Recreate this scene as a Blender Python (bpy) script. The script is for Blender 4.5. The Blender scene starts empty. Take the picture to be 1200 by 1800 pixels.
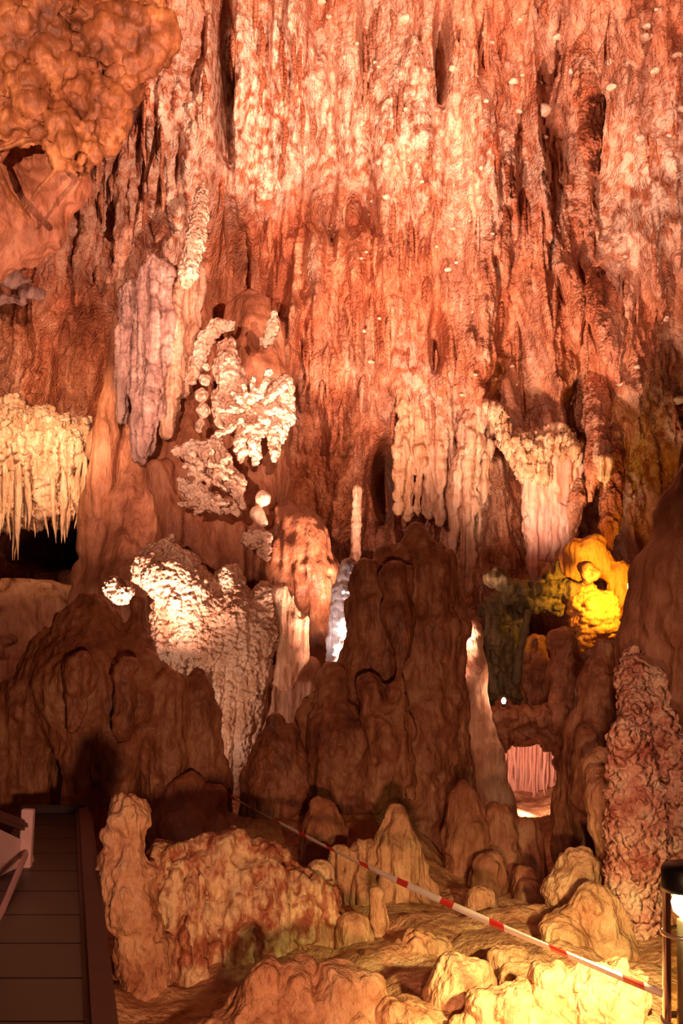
import bpy, math, random
import numpy as np
from mathutils import Vector

# ------------------------------------------------------------------ camera, world, lights, exposure
scene = bpy.context.scene
COL = scene.collection
F, HZ = 1930.0, 1100.0            # focal length in pixels of the 1200x1800 frame, horizon row

def P(px, py, d):
    """point of the cave seen at pixel (px, py) when it stands d metres in front of the camera"""
    return ((px - 600.0) / F * d, d, (HZ - py) / F * d)

cam = bpy.data.cameras.new('camera')
cam.sensor_fit = 'VERTICAL'; cam.sensor_height = 36.0
cam.lens = 36.0 * F / 1800.0
cam.shift_y = (HZ - 900.0) / 1800.0
cam.clip_start = 0.05; cam.clip_end = 200
cam_o = bpy.data.objects.new('camera', cam); COL.objects.link(cam_o)
cam_o.location = (0, 0, 0); cam_o.rotation_euler = (math.pi / 2, 0, 0)
scene.camera = cam_o

vs = scene.view_settings
vs.view_transform = 'Standard'; vs.look = 'None'; vs.gamma = 1.0; vs.exposure = 0.0
vs.use_curve_mapping = False
scene.cycles.max_bounces = 6; scene.cycles.diffuse_bounces = 3; scene.cycles.glossy_bounces = 2
scene.cycles.sample_clamp_indirect = 6.0

world = bpy.data.worlds.new('cave_air'); scene.world = world; world.use_nodes = True
wb = world.node_tree.nodes['Background']
wb.inputs[0].default_value = (1.0, 0.36, 0.17, 1); wb.inputs[1].default_value = 0.085

def spot(name, loc, target, energy, color, angle=100, blend=0.6, size=0.12):
    l = bpy.data.lights.new(name, 'SPOT'); l.energy = energy; l.color = color
    l.spot_size = math.radians(angle); l.spot_blend = blend; l.shadow_soft_size = size
    o = bpy.data.objects.new(name, l); COL.objects.link(o); o.location = loc
    o.rotation_euler = (Vector(target) - Vector(loc)).to_track_quat('-Z', 'Y').to_euler()
    return o

def point(name, loc, energy, color, size=0.05):
    l = bpy.data.lights.new(name, 'POINT'); l.energy = energy; l.color = color
    l.shadow_soft_size = size
    o = bpy.data.objects.new(name, l); COL.objects.link(o); o.location = loc
    return o

SALMON = (1.0, 0.515, 0.355)
PINK = (1.0, 0.52, 0.42)
AMBER = (1.0, 0.50, 0.13)
# the cave's floodlights, several hidden behind standing formations, and added fill spots
spot('floodlight_wall_centre', P(665, 1345, 9.25), P(780, -250, 11.5), 2700, SALMON, 82, 0.8)
spot('floodlight_wall_left', P(230, 1330, 8.8), P(330, -100, 10.5), 1000, SALMON, 80, 0.8)
spot('floodlight_upper_left', (-2.2, 2.6, 1.7), P(380, 300, 10.8), 2700, SALMON, 60, 0.7, 0.04)
spot('floodlight_upper_right', (3.0, 2.0, 2.3), P(690, 150, 11.0), 6400, SALMON, 54, 0.9, 0.05)
spot('floodlight_cascade', P(230, 1330, 8.6), P(350, 1130, 10.0), 80, (1.0, 0.60, 0.41), 110, 0.6)
spot('floodlight_left_shelf', P(70, 640, 9.7), P(60, 790, 11.4), 230, (1.0, 0.62, 0.34), 90, 0.8)
spot('floodlight_right_drapery', P(900, 955, 10.9), P(945, 760, 12.6), 210, (1.0, 0.62, 0.42), 80, 0.7)
spot('fill_ledge_left', P(60, 1180, 9.8), P(50, 1060, 11.3), 16, SALMON, 110, 0.8)  # added fill spot that brightens the pitted left ledge
spot('floodlight_alcove', P(925, 1430, 10.4), P(925, 1390, 11.9), 120, (1.0, 0.50, 0.34), 110, 0.8)
spot('lamp_glow_orange', P(1098, 1032, 10.2), P(1035, 1015, 11.3), 125, (1.0, 0.42, 0.03), 110, 0.7, 0.05)
spot('floodlight_white_flowstone', P(560, 1180, 8.7), P(600, 1050, 9.2), 13, (1.0, 0.8, 0.8), 70, 0.7)
spot('walkway_lamp_left', (-2.6, 2.6, 1.2), P(10, 1500, 5.5), 40, (1.0, 0.5, 0.55), 36, 0.8)
spot('fill_foreground', (0.2, 1.2, -1.0), P(500, 1450, 7.0), 520, (1.0, 0.46, 0.25), 64, 1.0)  # added low front fill for the foreground formations, not a lamp of the path
spot('fill_right_pillar', (0.9, 2.4, 0.9), P(1165, 1250, 6.0), 170, (1.0, 0.54, 0.34), 40, 0.8)  # added fill that brightens the tower and pillar at the right

# ------------------------------------------------------------------ numpy noise
def _h(ix, iy, iz, s):
    with np.errstate(over='ignore'):
        n = (ix.astype(np.uint32) * np.uint32(374761393) + iy.astype(np.uint32) * np.uint32(668265263)
             + iz.astype(np.uint32) * np.uint32(2147483647 - 58) + np.uint32((s * 144269504 + 1013) & 0xffffffff))
        n = (n ^ (n >> np.uint32(13))) * np.uint32(1274126177)
        n = (n ^ (n >> np.uint32(15))) * np.uint32(2246822519)
        n = n ^ (n >> np.uint32(16))
    return n.astype(np.float32) * np.float32(1.0 / 4294967295.0)

def vnoise(x, y, z, s=0):
    """smooth value noise, -1..1"""
    fx, fy, fz = np.floor(x), np.floor(y), np.floor(z)
    ix, iy, iz = fx.astype(np.int32), fy.astype(np.int32), fz.astype(np.int32)
    tx, ty, tz = x - fx, y - fy, z - fz
    tx = tx * tx * (3 - 2 * tx); ty = ty * ty * (3 - 2 * ty); tz = tz * tz * (3 - 2 * tz)
    def L(a, b, t): return a + (b - a) * t
    c00 = L(_h(ix, iy, iz, s), _h(ix + 1, iy, iz, s), tx)
    c10 = L(_h(ix, iy + 1, iz, s), _h(ix + 1, iy + 1, iz, s), tx)
    c01 = L(_h(ix, iy, iz + 1, s), _h(ix + 1, iy, iz + 1, s), tx)
    c11 = L(_h(ix, iy + 1, iz + 1, s), _h(ix + 1, iy + 1, iz + 1, s), tx)
    return L(L(c00, c10, ty), L(c01, c11, ty), tz) * 2 - 1

def fbm(x, y, z, oct=4, s=0, gain=0.5):
    a, r, f = 1.0, 0.0, 1.0
    for k in range(oct):
        r = r + a * vnoise(x * f, y * f, z * f, s + k * 17); a *= gain; f *= 2.03
    return r

def worley(x, y, z, s=0):
    """distance to the nearest scattered point, 0..~1"""
    fx, fy, fz = np.floor(x), np.floor(y), np.floor(z)
    ix, iy, iz = fx.astype(np.int32), fy.astype(np.int32), fz.astype(np.int32)
    best = np.full(x.shape, 9.0, np.float32)
    for dx in (-1, 0, 1):
        for dy in (-1, 0, 1):
            for dz in (-1, 0, 1):
                jx, jy, jz = ix + dx, iy + dy, iz + dz
                px = jx + _h(jx, jy, jz, s); py = jy + _h(jx, jy, jz, s + 5); pz = jz + _h(jx, jy, jz, s + 9)
                d = (px - x) ** 2 + (py - y) ** 2 + (pz - z) ** 2
                best = np.minimum(best, d)
    return np.sqrt(best)

# ------------------------------------------------------------------ mesh helpers
def fast_mesh(name, V, Q, smooth=True):
    me = bpy.data.meshes.new(name)
    V = np.ascontiguousarray(V, np.float32); Q = np.ascontiguousarray(Q, np.int32)
    k = Q.shape[1]
    me.vertices.add(len(V)); me.vertices.foreach_set('co', V.ravel())
    me.loops.add(Q.size); me.loops.foreach_set('vertex_index', Q.ravel())
    me.polygons.add(len(Q)); me.polygons.foreach_set('loop_start', np.arange(0, Q.size, k, dtype=np.int32))
    me.polygons.foreach_set('use_smooth', np.full(len(Q), smooth))
    me.update(calc_edges=True)
    return me

def link(name, me, mat, parent=None, loc=(0, 0, 0)):
    o = bpy.data.objects.new(name, me); COL.objects.link(o)
    if mat is not None: me.materials.append(mat)
    o.location = loc
    if parent is not None: o.parent = parent
    return o

def tag(o, label=None, cat=None, group=None, kind=None):
    if label: o['label'] = label
    if cat: o['category'] = cat
    if group: o['group'] = group
    if kind: o['kind'] = kind
    return o

def empty(name, loc, label, cat, group=None):
    o = bpy.data.objects.new(name, None); COL.objects.link(o); o.location = loc
    o.empty_display_size = 0.1
    return tag(o, label, cat, group)

def surface_nets(S, org, h):
    """polygonise the zero level of the sampled field S (x, y, z)"""
    nx, ny, nz = S.shape
    ins = S < 0
    c = ins[:-1, :-1, :-1].astype(np.int8)
    tot = np.zeros((nx - 1, ny - 1, nz - 1), np.int8)
    sl = lambda a, n: slice(a, n - 1 + a)
    for a in (0, 1):
        for b in (0, 1):
            for d in (0, 1):
                tot += ins[sl(a, nx), sl(b, ny), sl(d, nz)]
    act = (tot > 0) & (tot < 8)
    idx = np.argwhere(act)
    ids = np.full(act.shape, -1, np.int64); ids[act] = np.arange(len(idx))
    acc = np.zeros((len(idx), 3), np.float32); cnt = np.zeros(len(idx), np.float32)
    I, J, K = idx.T
    corners = [(a, b, d) for a in (0, 1) for b in (0, 1) for d in (0, 1)]
    for p in corners:
        for ax in range(3):
            if p[ax]: continue
            q = list(p); q[ax] = 1
            s0 = S[I + p[0], J + p[1], K + p[2]]; s1 = S[I + q[0], J + q[1], K + q[2]]
            m = (s0 < 0) != (s1 < 0)
            t = np.where(m, s0 / np.where(m, s0 - s1, 1), 0)
            for k in range(3):
                v = p[k] + (t if k == ax else 0)
                acc[:, k] += np.where(m, v, 0)
            cnt += m
    V = (idx + acc / cnt[:, None]) * h + np.array(org, np.float32)
    quads = []
    for ax in range(3):
        u, w = [(1, 2), (2, 0), (0, 1)][ax]
        s0 = [slice(None)] * 3; s1 = [slice(None)] * 3
        s0[ax] = slice(0, -1); s1[ax] = slice(1, None)
        a, b = ins[tuple(s0)], ins[tuple(s1)]
        for flip, m in ((False, a & ~b), (True, ~a & b)):
            e = np.argwhere(m)
            ok = (e[:, u] > 0) & (e[:, w] > 0) & (e[:, u] < S.shape[u] - 1) & (e[:, w] < S.shape[w] - 1)
            e = e[ok]
            if not len(e): continue
            def g(du, dw):
                f = e.copy(); f[:, u] -= du; f[:, w] -= dw
                return ids[f[:, 0], f[:, 1], f[:, 2]]
            q = np.stack([g(1, 1), g(0, 1), g(0, 0), g(1, 0)], 1)
            if flip: q = q[:, ::-1]
            quads.append(q)
    return V, np.concatenate(quads)

def vnormals(V, Q):
    n = np.cross(V[Q[:, 2]] - V[Q[:, 0]], V[Q[:, 3]] - V[Q[:, 1]])
    N = np.zeros_like(V)
    for k in range(4):
        for a in range(3):
            N[:, a] += np.bincount(Q[:, k], n[:, a], len(V))
    return N / (np.linalg.norm(N, axis=1, keepdims=True) + 1e-9)

def body(chains, D, res=3.0, k=10.0, sy=1.0, cuts=(), detail=(), seed=0, warp=0.0):
    """one continuous rock mass. chains of (px, py, radius px[, depth offset m]) blended into each other,
    then roughened along the normals: detail = list of (kind, amount m, size m)"""
    u = D / F
    prims = []
    for ch in chains:
        pts = [(np.array(P(c[0], c[1], D + (c[3] if len(c) > 3 else 0.0))), c[2] * u) for c in ch]
        if len(pts) == 1: prims.append((pts[0][0], pts[0][1], pts[0][0] + 1e-4, pts[0][1]))
        for a, b in zip(pts, pts[1:]): prims.append((a[0], a[1], b[0], b[1]))
    h = res * u; kk = k * u
    allp = np.array([[p + s * np.array([r, r * sy, r]) for s in (-1, 1)] for (a, ra, b, rb) in prims for p, r in ((a, ra), (b, rb))]).reshape(-1, 3)
    lo = allp.min(0) - kk - 3 * h - warp; hi = allp.max(0) + kk + 3 * h + warp
    n = np.ceil((hi - lo) / h).astype(int) + 1
    ax = [(lo[i] + np.arange(n[i]) * h).astype(np.float32) for i in range(3)]
    S = np.full(tuple(n), 5.0, np.float32)
    def window(a, ra, b, rb):
        r = max(ra, rb) + kk * 1.5 + 2 * h + warp
        e = np.array([r, r * max(sy, 1.0), r])
        l = np.minimum(a, b) - e; t = np.maximum(a, b) + e
        i0 = np.clip(((l - lo) / h).astype(int), 0, n - 1); i1 = np.clip(((t - lo) / h).astype(int) + 2, 1, n)
        return tuple(slice(i0[i], i1[i]) for i in range(3))
    def dist(a, ra, b, rb, w):
        X = ax[0][w[0]][:, None, None] - a[0]; Y = (ax[1][w[1]][None, :, None] - a[1]) / sy; Z = ax[2][w[2]][None, None, :] - a[2]
        d = b - a; dx, dy, dz = d[0], d[1] / sy, d[2]
        L2 = dx * dx + dy * dy + dz * dz + 1e-9
        t = np.clip((X * dx + Y * dy + Z * dz) / L2, 0, 1).astype(np.float32)
        return np.sqrt((X - t * dx) ** 2 + (Y - t * dy) ** 2 + (Z - t * dz) ** 2) - (ra + t * (rb - ra))
    for pr in prims:
        w = window(*pr); d = dist(*pr, w); s = S[w]
        m = np.clip(kk - np.abs(s - d), 0, None) / kk
        S[w] = np.minimum(s, d) - m * m * kk * 0.25
    for c in cuts:
        a = np.array(P(c[0], c[1], D + c[3])); pr = (a, c[2] * u, a + 1e-4, c[2] * u)
        w = window(*pr); d = -dist(*pr, w); s = S[w]
        S[w] = np.maximum(s, d)
    V, Q = surface_nets(S, lo, h)
    if warp:
        x, y, z = V.T
        V = V + warp * np.stack([vnoise(x * 3, y * 3, z * 2, seed + 31), vnoise(x * 3, y * 3, z * 2, seed + 41), 0.4 * vnoise(x * 3, y * 3, z * 3, seed + 51)], 1)
    V = V.astype(np.float32)
    for kind, amt, size in detail:
        N = vnormals(V, Q)
        f = 1.0 / size
        x, y, z = (V[:, 0] * f).astype(np.float32), (V[:, 1] * f).astype(np.float32), (V[:, 2] * f).astype(np.float32)
        if kind == 'lump': d = fbm(x, y, z, 3, seed + 3)
        elif kind == 'flute':
            d = 1 - 2 * np.abs(fbm(x, y, z * 0.10 + 0.25 * vnoise(x * .3, y * .3, z * .3, seed), 2, seed + 7))
        elif kind == 'tier':      # drip rims stacked up the height
            q = z + 0.6 * vnoise(x * .5, y * .5, z * .5, seed + 2); q = q - np.floor(q)
            d = 0.5 - q ** 0.6
        elif kind == 'popcorn':
            d = 0.55 - worley(x, y, z, seed + 11)
            d = np.where(d > 0, d, d * 1.6)
        elif kind == 'scale':     # little ledges, wider than tall
            d = 0.55 - worley(x, y, z * 2.2, seed + 11)
        elif kind == 'pit':
            d = -np.clip(vnoise(x, y, z, seed + 21) - 0.35, 0, 1) * 2
        V = (V + N * (d * amt)[:, None]).astype(np.float32)
    return V, Q

def base_of(V):
    z = V[:, 2].min(); m = V[:, 2] < z + 0.3 * (V[:, 2].max() - z)
    return (float(V[m, 0].mean()), float(V[m, 1].mean()), float(z))

GROUND = -1.80
def rock(name, label, cat, chains, D, mat, group=None, parent=None, **kw):
    if cat != 'stalactite' and parent is None and D < 9:
        # whatever reaches down near the ground is rooted in it
        zb = min(P(c[-1][0], c[-1][1], D)[2] for c in chains)
        ext = []
        for c in chains:
            q = c[-1]; z = P(q[0], q[1], D)[2]
            if z < -1.15 and q[1] > c[0][1] and z < zb + 0.35 and z > GROUND - 0.05:
                py = HZ - (GROUND - 0.1) * F / D
                c = list(c) + [(q[0], py, q[2] * 1.08) + tuple(q[3:])]
            ext.append(c)
        chains = ext
    V, Q = body(chains, D, **kw)
    if parent is not None:
        b = parent.location
    else: b = base_of(V)
    V = V - np.array(b, np.float32)
    me = fast_mesh(name, V, Q)
    o = link(name, me, mat, parent, (0, 0, 0) if parent is not None else b)
    if parent is None: tag(o, label, cat, group)
    elif label: o['label'] = label
    return o

def spike_mesh(L, r, seed=0, seg=14, rings=26, taper=0.75, wob=0.12, flare=1.5, root=0.0):
    """a hanging stalactite, origin at its root, tip at -L"""
    t = np.linspace(0, 1, rings)[:, None]; a = np.linspace(0, 2 * np.pi, seg, endpoint=False)[None, :]
    R = r * ((1 - t) ** taper * (1 + (flare - 1) * np.exp(-t * 9)) + 0.04) * (1 + 0.10 * vnoise((t * L / r * 0.8 + seed) * np.ones_like(a), np.cos(a) * 1.2 + seed + 0 * t, np.sin(a) * 1.2 + 0 * t, seed))
    R = R * (1 + 0.05 * np.sin(t * L / 0.05 + seed))
    if root: R = R * np.clip(t / root + 0.05, 0, 1) ** 0.6
    ox = wob * r * vnoise(t * 3 + seed, t * 0, t * 0, seed); oy = wob * r * vnoise(t * 3 + seed, t * 0 + 7, t * 0, seed)
    X = R * np.cos(a) + ox; Y = R * np.sin(a) + oy; Z = -t * L + 0 * a
    V = np.stack([X, Y, Z], 2).reshape(-1, 3)
    i = np.arange(rings - 1)[:, None] * seg; j = np.arange(seg)[None, :]; j2 = (j + 1) % seg
    Q = np.stack([i + j, i + seg + j, i + seg + j2, i + j2], 2).reshape(-1, 4)
    return V, Q

def spike(name, px, top, bot, rpx, D, mat, parent=None, seed=0, **kw):
    u = D / F; p = P(px, top, D)
    V, Q = spike_mesh((bot - top) * u, rpx * u, seed, **kw)
    me = fast_mesh(name, V, Q)
    if parent is not None:
        q = Vector(p) - parent.location
        return link(name, me, mat, parent, q)
    return link(name, me, mat, None, p)

# ------------------------------------------------------------------ materials
def nd(nt, t, **kw):
    n = nt.nodes.new(t)
    for k, v in kw.items(): setattr(n, k, v)
    return n

def rock_mat(name, dark, mid, pale, scale=2.0, streak=0.5, bump=0.5, rough=0.55, fine=30.0, spec=0.35, wart=0.0, pale_at=0.66, vstretch=0.12, coat=0.0):
    m = bpy.data.materials.new(name); m.use_nodes = True; nt = m.node_tree
    b = nt.nodes['Principled BSDF']; L = nt.links.new
    tc = nd(nt, 'ShaderNodeNewGeometry')
    mp = nd(nt, 'ShaderNodeMapping'); mp.inputs['Scale'].default_value = (1, 1, vstretch)
    L(tc.outputs['Position'], mp.inputs['Vector'])
    n1 = nd(nt, 'ShaderNodeTexNoise'); n1.inputs['Scale'].default_value = scale; n1.inputs['Detail'].default_value = 6; n1.inputs['Roughness'].default_value = 0.65
    L(tc.outputs['Position'], n1.inputs['Vector'])
    n2 = nd(nt, 'ShaderNodeTexNoise'); n2.inputs['Scale'].default_value = scale * 6; n2.inputs['Detail'].default_value = 5; n2.inputs['Roughness'].default_value = 0.6
    L(mp.outputs['Vector'], n2.inputs['Vector'])
    mx = nd(nt, 'ShaderNodeMix'); mx.data_type = 'FLOAT'; mx.inputs[0].default_value = streak
    L(n1.outputs['Fac'], mx.inputs[2]); L(n2.outputs['Fac'], mx.inputs[3])
    cr = nd(nt, 'ShaderNodeValToRGB'); e = cr.color_ramp.elements
    e[0].position = 0.36; e[0].color = (*dark, 1); e[1].position = pale_at; e[1].color = (*pale, 1)
    k = e.new((0.36 + pale_at) / 2); k.color = (*mid, 1)
    L(mx.outputs[0], cr.inputs['Fac']); L(cr.outputs['Color'], b.inputs['Base Color'])
    b.inputs['Roughness'].default_value = rough; b.inputs['Specular IOR Level'].default_value = spec
    if coat: b.inputs['Coat Weight'].default_value = coat; b.inputs['Coat Roughness'].default_value = 0.25
    n3 = nd(nt, 'ShaderNodeTexNoise'); n3.inputs['Scale'].default_value = fine; n3.inputs['Detail'].default_value = 4
    mp3 = nd(nt, 'ShaderNodeMapping'); mp3.inputs['Scale'].default_value = (1, 1, 0.45)
    L(tc.outputs['Position'], mp3.inputs['Vector']); L(mp3.outputs['Vector'], n3.inputs['Vector'])
    ad = nd(nt, 'ShaderNodeMath', operation='ADD'); L(n3.outputs['Fac'], ad.inputs[0])
    if wart:
        vo = nd(nt, 'ShaderNodeTexVoronoi'); vo.inputs['Scale'].default_value = wart
        L(tc.outputs['Position'], vo.inputs['Vector'])
        iv = nd(nt, 'ShaderNodeMath', operation='MULTIPLY'); iv.inputs[1].default_value = -1.6 if wart < 30 else -0.6; L(vo.outputs['Distance'], iv.inputs[0]); L(iv.outputs[0], ad.inputs[1])
    else: L(n2.outputs['Fac'], ad.inputs[1])
    bp = nd(nt, 'ShaderNodeBump'); bp.inputs['Strength'].default_value = bump; bp.inputs['Distance'].default_value = 0.03
    L(ad.outputs[0], bp.inputs['Height']); L(bp.outputs['Normal'], b.inputs['Normal'])
    return m

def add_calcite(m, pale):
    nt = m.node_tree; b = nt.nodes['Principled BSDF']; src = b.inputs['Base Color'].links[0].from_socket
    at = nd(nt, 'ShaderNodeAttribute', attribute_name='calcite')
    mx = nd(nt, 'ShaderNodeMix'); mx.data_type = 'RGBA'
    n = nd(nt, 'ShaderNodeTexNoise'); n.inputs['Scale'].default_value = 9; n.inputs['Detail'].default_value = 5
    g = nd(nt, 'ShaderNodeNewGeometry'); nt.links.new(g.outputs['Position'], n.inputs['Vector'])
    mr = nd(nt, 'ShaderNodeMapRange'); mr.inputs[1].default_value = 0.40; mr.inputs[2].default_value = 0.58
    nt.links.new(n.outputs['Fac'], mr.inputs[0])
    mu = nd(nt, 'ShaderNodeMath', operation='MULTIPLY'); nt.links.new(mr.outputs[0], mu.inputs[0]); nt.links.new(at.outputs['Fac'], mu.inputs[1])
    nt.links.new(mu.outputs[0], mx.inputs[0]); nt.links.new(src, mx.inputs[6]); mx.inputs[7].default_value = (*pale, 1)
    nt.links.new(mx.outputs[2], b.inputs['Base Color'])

def plain(name, col, rough=0.5, metal=0.0, emit=None, strength=0, bump=0.0):
    m = bpy.data.materials.new(name); m.use_nodes = True; nt = m.node_tree
    b = nt.nodes['Principled BSDF']
    n = nd(nt, 'ShaderNodeTexNoise'); n.inputs['Scale'].default_value = 9; n.inputs['Detail'].default_value = 5
    mx = nd(nt, 'ShaderNodeMix'); mx.data_type = 'RGBA'
    mx.inputs[6].default_value = (*[c * 0.75 for c in col], 1); mx.inputs[7].default_value = (*[min(1, c * 1.2) for c in col], 1)
    g = nd(nt, 'ShaderNodeNewGeometry'); nt.links.new(g.outputs['Position'], n.inputs['Vector'])
    nt.links.new(n.outputs['Fac'], mx.inputs[0]); nt.links.new(mx.outputs[2], b.inputs['Base Color'])
    b.inputs['Roughness'].default_value = rough; b.inputs['Metallic'].default_value = metal
    if emit: b.inputs['Emission Color'].default_value = (*emit, 1); b.inputs['Emission Strength'].default_value = strength
    return m

M = {}
M['wall'] = rock_mat('streaked_red_cave_rock', (0.20, 0.065, 0.032), (0.46, 0.20, 0.115), (0.78, 0.50, 0.36), 1.3, 0.58, 0.9, 0.5, 30, 0.4, wart=34)
def add_hue(m):
    nt = m.node_tree; b = nt.nodes['Principled BSDF']; src = b.inputs['Base Color'].links[0].from_socket
    g = nd(nt, 'ShaderNodeNewGeometry'); mp = nd(nt, 'ShaderNodeMapping'); mp.inputs['Scale'].default_value = (1, 1, 0.22)
    n = nd(nt, 'ShaderNodeTexNoise'); n.inputs['Scale'].default_value = 1.9; n.inputs['Detail'].default_value = 5
    nt.links.new(g.outputs['Position'], mp.inputs['Vector']); nt.links.new(mp.outputs['Vector'], n.inputs['Vector'])
    cr = nd(nt, 'ShaderNodeValToRGB'); e = cr.color_ramp.elements
    e[0].position = 0.38; e[0].color = (0.92, 0.67, 0.53, 1); e[1].position = 0.62; e[1].color = (0.92, 0.96, 1.0, 1)
    k = e.new(0.5); k.color = (1, 0.88, 0.76, 1)
    mx = nd(nt, 'ShaderNodeMix'); mx.data_type = 'RGBA'; mx.blend_type = 'MULTIPLY'; mx.inputs[0].default_value = 1
    nt.links.new(n.outputs['Fac'], cr.inputs['Fac']); nt.links.new(src, mx.inputs[6]); nt.links.new(cr.outputs['Color'], mx.inputs[7])
    nt.links.new(mx.outputs[2], b.inputs['Base Color'])
add_hue(M['wall'])
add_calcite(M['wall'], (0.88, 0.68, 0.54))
M['brown'] = rock_mat('brown_cave_rock', (0.20, 0.07, 0.033), (0.36, 0.145, 0.075), (0.50, 0.26, 0.15), 1.8, 0.35, 0.8, 0.55, 22, 0.35, vstretch=0.3)
M['umber'] = rock_mat('umber_wet_cave_rock', (0.13, 0.045, 0.027), (0.32, 0.13, 0.065), (0.50, 0.29, 0.16), 2.2, 0.4, 0.8, 0.45, 20, 0.4, vstretch=0.35)
M['coral'] = rock_mat('knobbly_cream_calcite', (0.50, 0.27, 0.17), (0.80, 0.56, 0.42), (0.92, 0.76, 0.62), 3.0, 0.3, 0.9, 0.6, 40, 0.3, wart=22)
M['cream'] = rock_mat('pale_banded_calcite', (0.55, 0.33, 0.22), (0.78, 0.57, 0.43), (0.90, 0.78, 0.66), 2.5, 0.6, 0.5, 0.5, 30, 0.35)
M['grey'] = rock_mat('grey_fluted_calcite', (0.26, 0.14, 0.12), (0.44, 0.28, 0.24), (0.60, 0.43, 0.37), 2.5, 0.75, 0.6, 0.6, 34, 0.3)
M['white'] = rock_mat('white_calcite', (0.55, 0.45, 0.42), (0.85, 0.78, 0.76), (0.95, 0.92, 0.92), 3.0, 0.5, 0.7, 0.5, 36, 0.4)
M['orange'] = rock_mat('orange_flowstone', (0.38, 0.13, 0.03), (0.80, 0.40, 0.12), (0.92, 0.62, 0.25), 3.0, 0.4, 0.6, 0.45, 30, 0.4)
M['ochre'] = rock_mat('ochre_flowstone', (0.32, 0.12, 0.055), (0.56, 0.30, 0.155), (0.74, 0.50, 0.28), 3.4, 0.3, 0.8, 0.5, 34, 0.35, vstretch=0.4)
M['crust'] = rock_mat('red_rock_with_pale_crust', (0.26, 0.07, 0.035), (0.42, 0.15, 0.07), (0.80, 0.60, 0.33), 4.2, 0.45, 0.6, 0.5, 34, 0.35, pale_at=0.56, vstretch=0.45)
M['mottled'] = rock_mat('mottled_pink_and_tan_rock', (0.42, 0.12, 0.08), (0.72, 0.36, 0.25), (0.86, 0.62, 0.42), 7.0, 0.2, 0.9, 0.55, 34, 0.35, wart=26, vstretch=0.6)
M['green'] = rock_mat('olive_grey_cave_rock', (0.06, 0.045, 0.02), (0.15, 0.12, 0.06), (0.30, 0.24, 0.13), 3.0, 0.5, 0.6, 0.5, 30, 0.3)
M['pink'] = rock_mat('pink_calcite', (0.55, 0.22, 0.18), (0.78, 0.42, 0.32), (0.90, 0.62, 0.50), 3.0, 0.7, 0.5, 0.5, 30, 0.3)
M['tan'] = rock_mat('tan_streaked_calcite', (0.36, 0.17, 0.10), (0.60, 0.36, 0.24), (0.78, 0.58, 0.44), 2.5, 0.7, 0.6, 0.5, 30, 0.35)
M['tan2'] = rock_mat('orange_cream_calcite', (0.40, 0.19, 0.10), (0.66, 0.41, 0.25), (0.84, 0.64, 0.46), 3.5, 0.6, 0.8, 0.5, 36, 0.35)
M['ceil'] = rock_mat('orange_brown_ceiling_rock', (0.09, 0.03, 0.012), (0.25, 0.09, 0.032), (0.60, 0.28, 0.10), 1.7, 0.35, 0.6, 0.5, 16, 0.35, vstretch=0.4)

# ------------------------------------------------------------------ the setting: rear wall, side walls, ceiling, floor
def wall_depth(x, z):
    lean = np.where(z > 1.0, (z - 1.0) * 0.42 + 0.012 * (z - 1.0) ** 2, 0)
    side = 0.050 * np.clip(np.abs(x) - 3.0, 0, None) ** 2
    return 14.0 - lean - side

def on_wall(px, py):
    Y = 13.0
    for _ in range(12):
        x, z = (px - 600) / F * Y, (HZ - py) / F * Y
        Y = float(wall_depth(np.float64(x), np.float64(z)))
    return x, z, Y

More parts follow.
